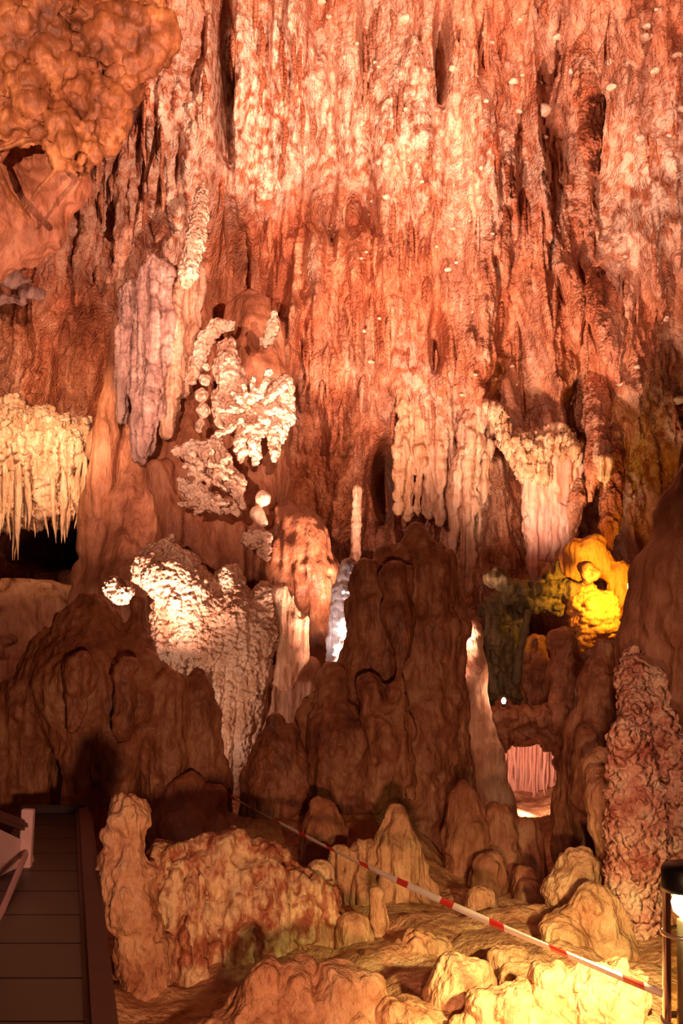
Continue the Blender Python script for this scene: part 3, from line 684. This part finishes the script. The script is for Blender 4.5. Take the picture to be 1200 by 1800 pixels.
for n, (cx, cy, w_, h_, cnt, D_) in enumerate(((445, 720, 62, 80, 12, 10.42), (365, 830, 58, 36, 10, 10.35), (365, 880, 44, 20, 7, 10.3))):
    ch = []
    for q in range(cnt):
        a = q / cnt * 6.283 + n; rr = 0.85 + 0.25 * math.sin(q * 5.3 + n)
        x0, y0 = cx + math.cos(a) * w_ * rr, cy + math.sin(a) * h_ * rr
        ch.append([(x0, y0, 5 + 3 * math.sin(q * 3.1) ** 2), (cx + (x0 - cx) * .42, cy + (y0 - cy) * .42 + 3, 7)])
    rock('cave_coral', ('thin ragged coral branches fringing the large upper crust', 'thin ragged coral branches fringing the slanting crust', 'thin ragged coral branches fringing the lowest crust')[n], 'coral crust', ch, D_, cc, res=2.2, k=5, warp=.03, detail=PC[1:], seed=400 + n)
# white strip and thin column left of the central stalagmite
rock('flowstone_strip', 'narrow white flowstone strip shining at the left flank of the tall central stalagmite', 'flowstone',
     [[(612, 996, 14), (603, 1040, 16), (596, 1090, 15), (588, 1130, 12), (583, 1160, 7)], [(622, 1010, 12), (618, 1100, 12)]], 9.2, M['white'], res=2.2, k=8, detail=[('popcorn', 0.02, 0.06), ('flute', 0.015, 0.05)], seed=108)
rock('drip_column', 'thin pale beaded column reaching down to the white strip', 'column',
     [[(628, 860, 8), (626, 920, 9), (624, 990, 10)]], 11.6, M['tan'], res=2.2, k=5, detail=[('popcorn', 0.02, 0.07)], seed=109)

# right curtains
CD = 12.75
def curtain(label, slabs, D, mat, seed, k=7):
    """slabs: (px top, py top, px bottom, py bottom, r top, r bottom, depth offset): hanging folds fused into one sheet"""
    ch = []
    for (x0, t, x1, b, r0, r1, dd) in slabs:
        ch.append([(x0 + 6, t - 90, r0 * .8, dd + .75), (x0 + 2, t, r0, dd + .15), ((x0 + x1) / 2, (t + b) / 2, (r0 + r1) / 2, dd), (x1, b - 12, r1, dd), (x1, b, r1 * .6, dd)])
    return rock('drapery', label, 'drapery', ch, D, mat, res=2.6, k=k, warp=0.03, detail=[('lump', 0.03, 0.16), ('flute', 0.035, 0.075), ('scale', 0.015, 0.05)], seed=seed)
curtain('pale vertical drapery of narrow folds ending above the tall central stalagmite',
        [(706, 690, 700, 905, 9, 9, 0), (722, 690, 717, 912, 8, 8, .1), (738, 680, 736, 908, 9, 7, .05)], CD, M['tan2'], 111)
curtain('tan drapery with ragged lower edge behind the central summit',
        [(757, 670, 754, 905, 11, 8, .1), (775, 660, 772, 918, 11, 8, .05), (793, 670, 790, 905, 9, 7, .12)], CD, M['tan'], 121)
curtain('long slanting pair of tan folds reaching lower than their neighbours',
        [(818, 700, 798, 965, 10, 9, 0), (842, 720, 822, 1070, 10, 7, -.05), (830, 700, 812, 1000, 8, 6, -.1), (858, 740, 842, 960, 9, 6, .1)], CD - .1, M['tan'], 131)
o = empty('drapery', P(950, 800, 12.4), 'brightly lit drapery under a slanting crest, right of the long tan folds', 'drapery')
rock('crest', 'slanting glowing upper edge', None, [[(858, 712, 5), (880, 745, 12), (905, 785, 20), (930, 812, 26), (950, 820, 26)], [(940, 790, 22), (965, 785, 22), (1000, 792, 18), (1014, 805, 9)], [(960, 772, 9), (985, 764, 9)], [(1000, 775, 7), (1006, 765, 5)]], 12.4, M['tan2'], parent=o, res=2.4, k=12, warp=.05,
     detail=[('lump', 0.04, 0.15), ('flute', 0.06, 0.07), ('flute', 0.03, 0.03)], seed=141)
rock('folds', None, None, [[(935, 820, 15), (936, 920, 14), (938, 1000, 8), (939, 1022, 3)], [(955, 815, 16), (957, 900, 14), (958, 985, 7)], [(975, 815, 16), (976, 900, 13), (978, 1010, 4)], [(995, 815, 15), (992, 900, 11), (988, 1000, 3)], [(1010, 820, 10), (1008, 900, 6), (1004, 950, 3)]],
     12.4, M['pink'], parent=o, res=2.4, k=9, detail=[('lump', 0.02, 0.15), ('flute', 0.03, 0.08), ('flute', 0.01, 0.03)], seed=142)
def hang(label, pts, D, mat, seed):
    return rock('stalactite', label, 'stalactite', [pts], D, mat, res=2.4, k=8, warp=0.03, detail=[('lump', 0.03, 0.16), ('flute', 0.03, 0.08), ('flute', 0.012, 0.035)], seed=seed)
hang('long dark stalactite with a sharp tip above the orange glow', [(1076, 760, 12, .8), (1074, 850, 17, .3), (1071, 930, 13), (1069, 985, 5), (1069, 1000, 2)], 12.0, M['wall'], 5)
hang('tapering tan stalactite between the bright drapery and the long dark one', [(1046, 640, 14, 1.0), (1048, 740, 20, .3), (1046, 820, 15), (1040, 880, 4)], 12.1, M['wall'], 6)
hang('slim pale stalactite low on the wall beside the long dark one', [(1058, 770, 8, .5), (1060, 810, 10), (1062, 860, 4)], 11.7, M['tan2'], 7)
hang('short dark stalactite at the right edge of the bright drapery', [(1018, 800, 12, .4), (1014, 880, 13), (1004, 960, 4)], 12.3, M['wall'], 8)
hang('smooth tan stalactite hanging high in the upper right wall', [(1025, 80, 14, .9), (1033, 180, 22, .1), (1037, 250, 14), (1042, 300, 4)], 9.8, M['wall'], 9)
hang('reddish stalactite swelling from the right wall below the dark hole', [(1045, 480, 10, .9), (1060, 540, 28, .3), (1075, 610, 18), (1085, 670, 5)], 11.0, M['wall'], 10)

# orange lit corner with its lamp
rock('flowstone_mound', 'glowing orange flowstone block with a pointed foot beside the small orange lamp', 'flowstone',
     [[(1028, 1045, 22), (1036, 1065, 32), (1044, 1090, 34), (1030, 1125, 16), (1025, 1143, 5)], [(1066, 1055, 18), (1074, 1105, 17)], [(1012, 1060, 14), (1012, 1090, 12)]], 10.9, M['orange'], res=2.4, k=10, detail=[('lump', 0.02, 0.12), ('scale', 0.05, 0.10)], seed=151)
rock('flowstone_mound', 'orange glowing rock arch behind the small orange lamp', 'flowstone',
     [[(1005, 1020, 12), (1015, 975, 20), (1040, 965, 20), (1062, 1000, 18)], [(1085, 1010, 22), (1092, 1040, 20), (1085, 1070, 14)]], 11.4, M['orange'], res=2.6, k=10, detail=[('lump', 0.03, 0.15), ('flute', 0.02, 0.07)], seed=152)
rock('boulder', 'dark brown boulder perched on the orange-lit ledge', 'boulder', [[(1025, 1000, 12), (1035, 1010, 16), (1048, 1008, 10)]], 10.7, M['umber'], res=2.2, k=6, detail=[('lump', 0.03, 0.1)], seed=153)
rock('rock_ledge', 'jagged olive-brown ledge with small spikes bridging to the orange block', 'rock ledge',
     [[(900, 1040, 14), (950, 1040, 18), (990, 1035, 16), (1010, 1040, 14)], [(960, 1025, 8), (963, 1005, 3)], [(978, 1020, 9), (980, 985, 2)], [(940, 1060, 12), (980, 1068, 12)], [(870, 1015, 14), (900, 1040, 14)]],
     10.9, M['green'], res=2.4, k=8, detail=[('lump', 0.04, 0.12), ('flute', 0.02, 0.06)], seed=154)
def lamp_small(label, px, py, D, col, st, r):
    o = empty('wall_lamp', P(px, py, D), label, 'lamp')
    u = D / F * r
    for nm, dz, sx, sz, mt in (('bulb', 0, .8, 1.2, plain('bulb_glow_' + nm_id(), (1, .8, .5), .3, 0, col, st)), ('socket', -1.5, .6, .7, M['black'])):
        a = np.linspace(0, 2 * np.pi, 16, endpoint=False)[None, :]; t = np.linspace(0.02, np.pi - 0.02, 10)[:, None]
        V = np.stack([u * sx * np.sin(t) * np.cos(a), u * sx * np.sin(t) * np.sin(a), u * (sz * np.cos(t) + dz) + 0 * a], 2).reshape(-1, 3)
        i = np.arange(9)[:, None] * 16; j = np.arange(16)[None, :]; j2 = (j + 1) % 16
        Q = np.stack([i + j, i + 16 + j, i + 16 + j2, i + j2], 2).reshape(-1, 4)
        link(nm, fast_mesh(nm, V, Q), mt, o)
    return o
_id = [0]
def nm_id():
    _id[0] += 1; return 'abcdefgh'[_id[0]]
M['black'] = plain('black_metal', (0.02, 0.018, 0.016), 0.4, 0.6)
lamp_small('small bare orange lamp shining on the orange rock', 1108, 1030, 10.3, (1.0, 0.62, 0.12), 30, 7)
lamp_small('tiny white lamp low in the dark niche', 885, 1232, 9.8, (1.0, 0.85, 0.8), 12, 5)
point('niche_lamp_light', P(885, 1215, 9.6), 3, (1, 0.5, 0.3), 0.04)

# niche
rock('rock_ledge', 'flat dark brown ledge across the niche, above the lit alcove', 'rock ledge',
     [[(850, 1262, 18), (900, 1262, 20), (960, 1262, 22), (1000, 1270, 24)], [(860, 1290, 18), (930, 1292, 16), (990, 1290, 22)]], 10.4, M['umber'], res=3, k=10, sy=2.0, warp=.08, detail=[('lump', 0.08, 0.22), ('lump', 0.03, 0.07), ('scale', .03, .12)], seed=161)
rock('boulder', 'dark red-brown boulder sitting in the back of the niche', 'boulder', [[(935, 1135, 22), (945, 1190, 34), (945, 1240, 32)]], 11.2, M['umber'], res=3, k=10, warp=.08, detail=SM + [('lump', .04, .15)], seed=162)
rock('stalagmite', 'tall dark stalagmite closing the niche at its right, under the orange block', 'stalagmite', [[(985, 1120, 14), (992, 1170, 26), (1000, 1250, 32), (1005, 1330, 30)]], 10.2, M['umber'], res=3, k=10, warp=.08, detail=SM + [('lump', .04, .15)], seed=163)
rock('rock_mass', 'olive-grey lumpy rock with hanging folds at the left of the niche', 'rock mass', [[(870, 1070, 24), (880, 1110, 26), (868, 1160, 30), (870, 1230, 34)], [(905, 1080, 20), (905, 1130, 16), (890, 1180, 20)]], 11.2, M['green'], res=2.8, k=10, warp=.08, detail=[('lump', 0.08, 0.15), ('flute', 0.03, 0.07)], seed=164)
rock('drip_column', 'thin leaning olive column in the niche', 'column', [[(928, 1075, 6), (922, 1110, 7), (912, 1150, 7), (908, 1195, 9)]], 10.8, M['green'], res=2, k=4, detail=[('popcorn', 0.012, 0.05)], seed=165)
rock('rock_slab', 'smooth salmon slab standing in the light right of the tall central stalagmite', 'rock slab',
     [[(832, 1105, 14), (832, 1180, 22), (834, 1250, 26), (850, 1330, 34), (866, 1400, 34), (886, 1460, 30)]], 9.7, M['tan'], res=3, k=14, sy=0.7, detail=[('lump', 0.02, 0.2)], seed=166)
rock('rock_outcrop', 'rough salmon rock outcrop lit at the back of the low alcove', 'rock face',
     [[(850, 1320, 40), (930, 1310, 40), (1010, 1320, 40)], [(850, 1400, 50), (930, 1400, 50), (1010, 1400, 50)], [(850, 1470, 50, -.3), (930, 1470, 50, -.4), (1010, 1470, 50, -.3)]],
     12.2, M['pink'], res=3, k=24, sy=.7, warp=.05, detail=[('lump', 0.06, 0.25), ('flute', 0.03, 0.09), ('pit', 0.05, 0.12)], seed=167)
rng = random.Random(3)
for n in range(26):
    x = 862 + n * 5.2 + rng.uniform(-1.5, 1.5)
    o = spike('stalactite', x, 1298 + rng.uniform(-6, 6), 1345 + rng.uniform(0, 70), 4.6, 11.78 + rng.uniform(-.08, .08), M['pink'], seed=200 + n, seg=8, rings=12, flare=1.0, wob=.6)
    tag(o, 'short thin pink stalactite in the fringe above the lit alcove', 'stalactite', 'fringe of stalactites over the lit alcove')

# left shelf: bright cluster, cavity and pitted rock
lc = rock('flowstone_curtain', 'bright cream flowstone curtain ending in hanging spikes at the left edge', 'flowstone',
     [[(-40, 740, 36, .4), (-20, 800, 50), (-20, 880, 44)], [(20, 725, 24, .5), (30, 790, 44), (35, 880, 40)], [(70, 735, 24, .5), (75, 790, 44), (80, 880, 36)], [(115, 745, 18, .5), (118, 800, 28), (120, 885, 26)],
      [(158, 740, 10, .4), (156, 790, 16, .2), (152, 850, 18, .1), (146, 900, 12, .1)], [(10, 880, 24), (12, 915, 10)], [(60, 880, 22), (62, 915, 9)], [(98, 890, 20), (96, 925, 8)]],
     11.4, M['tan2'], res=2.4, k=12, sy=0.8, warp=0.04, detail=[('lump', 0.07, 0.22), ('flute', 0.05, 0.11), ('scale', 0.04, 0.07), ('lump', 0.02, 0.05)], seed=171)
for n in range(24):
    x = -12 + n * 7.0 + rng.uniform(-3, 3); b = rng.choice((915, 930, 945, 955)) if x > 40 else rng.choice((930, 950, 985))
    spike('hanging_spike', x, rng.uniform(800, 850), b, rng.uniform(6, 11), 11.14 + rng.uniform(-.02, .16), M['tan2'], parent=lc, seed=300 + n, seg=12, rings=24, flare=1.0, taper=0.9, wob=0.5, root=0.4)
rock('rock_ledge', 'pitted brown rock shelf below the dark cavity at the left edge', 'rock ledge',
     [[(-60, 1100, 80), (20, 1090, 70), (90, 1090, 62), (140, 1120, 60)], [(0, 1180, 90), (100, 1200, 80)]], 11.6, M['brown'], res=3.4, k=20, detail=[('lump', 0.06, 0.3), ('pit', 0.12, 0.14)], seed=172)
rock('rock_lobe', 'long brown tapering lobe beside the bright curtain, in front of the trunk', 'stalactite',
     [[(212, 560, 12, .2), (200, 660, 14, .1), (188, 760, 20), (176, 850, 22), (170, 900, 18)]], 11.0, M['brown'], res=2.8, k=8, detail=[('flute', 0.02, 0.1)], seed=173)
for n, (px, py, r) in enumerate(((35, 490, 22), (20, 522, 20), (60, 515, 14))):
    rock('boulder', ('pale weathered block on the upper left ledge', 'grey-white flat block lying lowest on the upper left ledge', 'small tan block on the upper left ledge')[n], 'boulder',
         [[(px - r, py, r * .6), (px + r * .7, py + 4, r * .55)]], 11.6, M['grey'], res=2.4, k=8, detail=[('lump', 0.05, 0.15)], seed=174 + n)

# upper left: overhanging orange lobe with thin fins
lb = rock('ceiling_lobe', 'overhanging orange-brown rock lobe with fine ridges in the upper left corner', 'rock mass',
     [[(-60, -80, 150), (40, 20, 115), (70, 150, 90), (110, 230, 60)], [(210, -120, 80), (200, 20, 62), (180, 130, 55), (150, 220, 40), (165, 275, 14)], [(-80, 150, 110), (-20, 240, 55)], [(245, -60, 40), (250, 60, 28), (215, 170, 26), (180, 240, 18)]],
     8.8, M['ceil'], res=3.4, k=24, sy=0.8, warp=0.06, detail=[('lump', 0.14, 0.42), ('pit', 0.16, 0.26), ('lump', 0.05, 0.15), ('flute', 0.035, 0.30), ('lump', 0.014, 0.05)], seed=181)
rock('ceiling_lobe', 'hollow brown rock face under the orange lobe, crossed by thin ridges', 'rock mass',
     [[(-80, 330, 90), (30, 340, 80), (100, 310, 60)], [(-60, 450, 60), (30, 430, 34), (90, 400, 24)]], 9.6, M['brown'], res=3.6, k=24, sy=0.8, detail=[('lump', 0.06, 0.3), ('flute', 0.03, 0.15)], seed=182)
for n, ch in enumerate(([(-10, 285, 5), (6, 320, 6), (22, 350, 6), (50, 382, 5)], [(-5, 265, 4), (40, 248, 5), (80, 240, 5), (108, 255, 6), (122, 280, 5)], [(30, 385, 3), (70, 330, 3), (110, 285, 3)])):
    rock('rock_ridge', None, None, [[(*c, -.0) for c in ch]], 8.7, M['ceil'], parent=lb, res=2, k=5, detail=[('lump', 0.01, 0.1)], seed=183 + n)

# stalactites hanging free of the rear wall
for n in range(170):
    px = rng.uniform(150, 1190); py = rng.uniform(-20, 780)
    if px < 520 and 380 < py: continue
    x, z, Y = on_wall(px, py)
    y = wall_y(x, z)
    L = rng.uniform(0.25, 0.75); r = rng.uniform(0.022, 0.05)
    V, Q = spike_mesh(L, r, n, seg=10, rings=24, flare=1.0, root=0.35, wob=0.5)
    o = link('stalactite', fast_mesh('stalactite', V, Q), M['wall'], None, (x, min(y, wall_y(x, z - L * .6)) - r * 0.15, z))
    tag(o, 'slender reddish stalactite hanging on the streaked rear wall', 'stalactite', 'slender stalactites on the rear wall')

def nub_mesh(rx, ry, rz, seed):
    a = np.linspace(0, 2 * np.pi, 14, endpoint=False)[None, :]; t = np.linspace(0.05, np.pi - 0.05, 9)[:, None]
    n = 1 + 0.3 * vnoise(np.cos(a) * np.sin(t) * 1.5 + seed, np.sin(a) * np.sin(t) * 1.5, np.cos(t) * 1.5 + 0 * a, seed)
    V = np.stack([rx * n * np.sin(t) * np.cos(a), ry * n * np.sin(t) * np.sin(a), rz * n * (np.cos(t) + 0 * a)], 2).reshape(-1, 3)
    i = np.arange(8)[:, None] * 14; j = np.arange(14)[None, :]; j2 = (j + 1) % 14
    return V, np.stack([i + j, i + 14 + j, i + 14 + j2, i + j2], 2).reshape(-1, 4)
spots = [(712, 36, 13), (795, 130, 9), (945, 212, 16), (665, 313, 8), (1130, 76, 12), (1072, 155, 10), (1020, 90, 8), (1065, 110, 11), (1095, 120, 9), (975, 80, 9),
         (645, 78, 7), (850, 52, 6), (897, 160, 8), (1150, 128, 10), (1182, 108, 9), (905, 215, 7), (833, 342, 6), (675, 385, 7), (1110, 268, 9), (1175, 715, 13), (1035, 690, 9), (1062, 700, 8), (650, 655, 6), (862, 678, 6), (1188, 200, 9), (565, 15, 8), (740, 550, 5), (1000, 760, 6), (1128, 60, 8)]
for _ in range(60): spots.append((rng.uniform(560, 1190), rng.uniform(20, 760), rng.uniform(3, 6)))
for n, (px, py, r) in enumerate(spots):
    x, z, Y = on_wall(px, py); u = Y / F
    V, Q = nub_mesh(r * u, r * u, r * u * 0.55, n)
    o = link('calcite_nub', fast_mesh('calcite_nub', V, Q), M['cream'], None, (x, wall_y(x, z) - r * u * .5, z))
    tag(o, 'small pale flattened calcite nub standing out from the streaked rear wall', 'calcite nub', 'pale calcite nubs on the rear wall')

# ------------------------------------------------------------------ man-made things
def box_mesh(c, s, rot=None, bev=0.0):
    import bmesh
    bm = bmesh.new(); bmesh.ops.create_cube(bm, size=1)
    for v in bm.verts: v.co = Vector((v.co.x * s[0], v.co.y * s[1], v.co.z * s[2]))
    if bev: bmesh.ops.bevel(bm, geom=list(bm.edges), offset=bev, segments=2, affect='EDGES')
    for v in bm.verts:
        if rot is not None: v.co = rot @ v.co
        v.co += Vector(c)
    me = bpy.data.meshes.new('m'); bm.to_mesh(me); bm.free(); return me

def bar(name, a, b, w, t, mat, parent, bev=0.004):
    """rectangular bar from a to b (world), w across, t upright"""
    a, b = Vector(a), Vector(b); d = b - a
    rot = d.to_track_quat('Y', 'Z').to_matrix()
    me = box_mesh((a + b) / 2 - parent.location, (w, d.length, t), rot, bev); me.name = name
    return link(name, me, mat, parent)

def lathe(name, prof, mat, parent, seg=32, loc=(0, 0, 0)):
    a = np.linspace(0, 2 * np.pi, seg, endpoint=False)[None, :]; pr = np.array(prof)
    V = np.stack([pr[:, :1] * np.cos(a), pr[:, :1] * np.sin(a), pr[:, 1:] + 0 * a], 2).reshape(-1, 3)
    i = np.arange(len(pr) - 1)[:, None] * seg; j = np.arange(seg)[None, :]; j2 = (j + 1) % seg
    Q = np.stack([i + j, i + seg + j, i + seg + j2, i + j2], 2).reshape(-1, 4)[:, ::-1]
    return link(name, fast_mesh(name, V, Q), mat, parent, loc)

M['tread'] = plain('dark_brown_boards', (0.030, 0.012, 0.009), 0.42)
M['kerb'] = plain('reddish_concrete', (0.13, 0.05, 0.035), 0.7)
M['rail'] = plain('pink_grey_painted_steel', (0.62, 0.42, 0.44), 0.5)
M['rubber'] = plain('dark_handrail', (0.10, 0.04, 0.035), 0.5)
# walkway of dark boards going away at the left
W = empty('walkway', (-1.8, 5.3, -1.75), 'dark brown boarded walkway going away beside the pink railing', 'walkway')
zt = -1.23
nb = 10
def deck_x(d):
    t = (d - 3.39) / (7.2 - 3.39)
    return -1.36 + t * -.73, -0.79 + t * -.93
for i in range(nb):
    d0 = 3.0 + (7.2 - 3.0) * i / nb; d1 = 3.0 + (7.2 - 3.0) * (i + 1) / nb - 0.012
    (xl0, xr0), (xl1, xr1) = deck_x(d0), deck_x(d1)
    V = np.array([[xl0, d0, 0], [xr0, d0, 0], [xr1, d1, 0], [xl1, d1, 0]], float)
    V = np.concatenate([V + [0, 0, zt], V + [0, 0, zt - 0.05]]) - np.array(W.location)
    Q = np.array([[0, 1, 2, 3], [7, 6, 5, 4], [0, 4, 5, 1], [1, 5, 6, 2], [2, 6, 7, 3], [3, 7, 4, 0]])
    link('board', fast_mesh('board', V, Q, False), M['tread'], W)
bar('kerb', (deck_x(3.0)[1] + .05, 3.0, zt - .02), (deck_x(7.2)[1] + .03, 7.2, zt - .02), 0.10, 0.12, M['kerb'], W, 0.02)
bar('side_panel', (deck_x(3.0)[1] + .05, 3.0, zt - .34), (deck_x(7.2)[1] + .03, 7.2, zt - .34), 0.05, 0.52, M['kerb'], W, 0.01)
bar('end_bar', (deck_x(7.2)[0] - .02, 7.23, zt + .02), (deck_x(7.2)[1] + .03, 7.23, zt + .02), 0.05, 0.06, M['tread'], W, 0.01)
for d in (3.4, 5.2, 7.0):
    for k in (0, 1):
        x = deck_x(d)[k] + (.06 if k == 0 else -.04)
        bar('support_post', (x, d, -1.95), (x, d + .001, zt - .05), 0.07, 0.07, M['tread'], W)

R = empty('railing', P(20, 1700, 5.0), 'pinkish painted steel railing with a solid panel beside the walkway', 'railing')
pts = lambda px, py, d: Vector(P(px, py, d))
# post at the far end, leaning panel, dark hand grip, slanted lower bar
bar('post', pts(38, 1640, 5.6), pts(50, 1422, 5.6), 0.045, 0.06, M['rail'], R)
bar('hand_grip', pts(44, 1452, 5.6), pts(-60, 1412, 5.0), 0.05, 0.05, M['rubber'], R, 0.015)
V = np.array([P(40, 1484, 5.62), P(-70, 1432, 5.0), P(-70, 1528, 5.0), P(28, 1566, 5.62)])
V = np.concatenate([V, V + [0.02, 0.03, 0]]) - np.array(R.location)
Q = np.array([[0, 1, 2, 3], [7, 6, 5, 4], [0, 4, 5, 1], [1, 5, 6, 2], [2, 6, 7, 3], [3, 7, 4, 0]])
link('panel', fast_mesh('panel', V, Q, False), M['rail'], R)
bar('slanted_bar', pts(46, 1500, 5.55), pts(-30, 1680, 4.2), 0.022, 0.03, M['rail'], R)
bar('lower_post', pts(0, 1548, 5.3), pts(-4, 1700, 5.3), 0.03, 0.03, M['rail'], R)
bar('foot_brace', pts(52, 1505, 5.7), pts(66, 1560, 5.9), 0.03, 0.03, M['rail'], R)

# bollard lamp
LD = 3.5
lx, ly, _ = P(1203, 1600, LD); u = LD / F
def zz(py): return (HZ - py) / F * LD
B = empty('bollard_lamp', (lx, ly, -1.42), 'glass bollard lamp with a black cap and a glaring bulb at the right edge', 'lamp')
z0 = -1.42
M['glass'] = bpy.data.materials.new('clear_glass'); M['glass'].use_nodes = True
nt = M['glass'].node_tree; nt.nodes.remove(nt.nodes['Principled BSDF'])
tr = nd(nt, 'ShaderNodeBsdfTransparent'); tr.inputs[0].default_value = (0.93, 0.88, 0.72, 1)
gl = nd(nt, 'ShaderNodeBsdfGlossy'); gl.inputs['Roughness'].default_value = 0.06
lw = nd(nt, 'ShaderNodeLayerWeight'); lw.inputs[0].default_value = 0.35
mx = nd(nt, 'ShaderNodeMixShader'); nt.links.new(lw.outputs['Fresnel'], mx.inputs[0]); nt.links.new(tr.outputs[0], mx.inputs[1]); nt.links.new(gl.outputs[0], mx.inputs[2])
nt.links.new(mx.outputs[0], nt.nodes['Material Output'].inputs['Surface'])
M['brass'] = plain('pale_metal_ring', (0.75, 0.68, 0.5), 0.3, 0.7)
M['bulb'] = plain('white_hot_bulb', (1, .9, .7), 0.3, 0, (1.0, 0.80, 0.42), 45)
M['core'] = plain('bronze_inner_post', (0.33, 0.25, 0.14), 0.35, 0.5)
r = 38 * u
lathe('cap', [(0.001, zz(1512) - z0), (r * .5, zz(1514) - z0), (r * .95, zz(1519) - z0), (r * 1.06, zz(1526) - z0), (r * 1.06, zz(1558) - z0), (r * .98, zz(1566) - z0), (0.001, zz(1566) - z0)], M['black'], B)
lathe('glass_tube', [(r, zz(1566) - z0), (r, 0.03)], M['glass'], B, 48)
lathe('ring', [(r * 1.0, zz(1636) - z0), (r * 1.06, zz(1637) - z0), (r * 1.06, zz(1643) - z0), (r * 1.0, zz(1644) - z0)], M['brass'], B)
lathe('ring', [(r * 1.0, zz(1790) - z0), (r * 1.08, zz(1791) - z0), (r * 1.08, zz(1802) - z0), (r * 1.0, zz(1803) - z0)], M['brass'], B)
lathe('bulb', [(0.001, zz(1568) - z0), (r * .45, zz(1572) - z0), (r * .62, zz(1586) - z0), (r * .5, zz(1602) - z0), (r * .2, zz(1612) - z0), (.001, zz(1614) - z0)], M['bulb'], B)
lathe('inner_post', [(0.001, zz(1614) - z0), (r * .35, zz(1616) - z0), (r * .35, 0.02), (.001, 0.02)], M['core'], B)
lathe('base', [(0.001, 0.04), (r * 1.15, 0.04), (r * 1.2, 0.0), (r * 1.2, -.12), (.001, -.12)], M['black'], B)
bl = point('bollard_lamp_light', (lx, ly, zz(1592)), 100, (1.0, 0.62, 0.27), 0.03)
spot('bollard_hot_spot_fill', (lx - r * 1.2, ly + .02, zz(1592)), P(1040, 1770, 4.3), 430, (1.0, 0.72, 0.28), 80, 1.0, 0.03)  # extra spot outside the glass, added to strengthen the bollard's hot spot

# barrier tape
M['white_tape'] = plain('white_tape_plastic', (0.85, 0.78, 0.72), 0.4); M['red_tape'] = plain('red_tape_plastic', (0.62, 0.03, 0.02), 0.4)
def tape():
    A, Bp = np.array(P(404, 1399, 7.55)), np.array(P(1166, 1748, 3.52))
    n = 240; s = np.linspace(0, 1, n)[:, None]
    C = A + (Bp - A) * s; C[:, 2:] -= 0.13 * 4 * s * (1 - s) * 0.30
    tw = 0.25 + 0.5 * np.sin(s[:, 0] * 7.0) + 0.35 * np.sin(s[:, 0] * 17)
    d = (Bp - A) / np.linalg.norm(Bp - A)
    upv = np.array([0, 0, 1.0]); upv -= d * (upv @ d); upv /= np.linalg.norm(upv); sd = np.cross(d, upv)
    wv = (np.cos(tw)[:, None] * upv + np.sin(tw)[:, None] * sd) * 0.015
    nrm = np.cross(wv / 0.015, d) * 0.0006
    V = np.concatenate([C - wv + nrm, C + wv + nrm, C - wv - nrm, C + wv - nrm]) - A
    i = np.arange(n - 1)
    Q = np.concatenate([np.stack([i, i + 1, n + i + 1, n + i], 1), np.stack([3 * n + i, 3 * n + i + 1, 2 * n + i + 1, 2 * n + i], 1),
                        np.stack([2 * n + i, 2 * n + i + 1, i + 1, i], 1), np.stack([n + i, n + i + 1, 3 * n + i + 1, 3 * n + i], 1)])
    me = fast_mesh('barrier_tape', V, Q)
    o = link('barrier_tape', me, M['white_tape'], None, tuple(A)); me.materials.append(M['red_tape'])
    L = np.linalg.norm(Bp - A); seg = (i / (n - 1) * L / 0.42); red = ((seg % 1) < 0.26).astype(np.int32)
    me.polygons.foreach_set('material_index', np.tile(red, 4))
    tag(o, 'red and white striped barrier tape strung from the hanging tips to the bollard lamp', 'barrier tape')
tape()
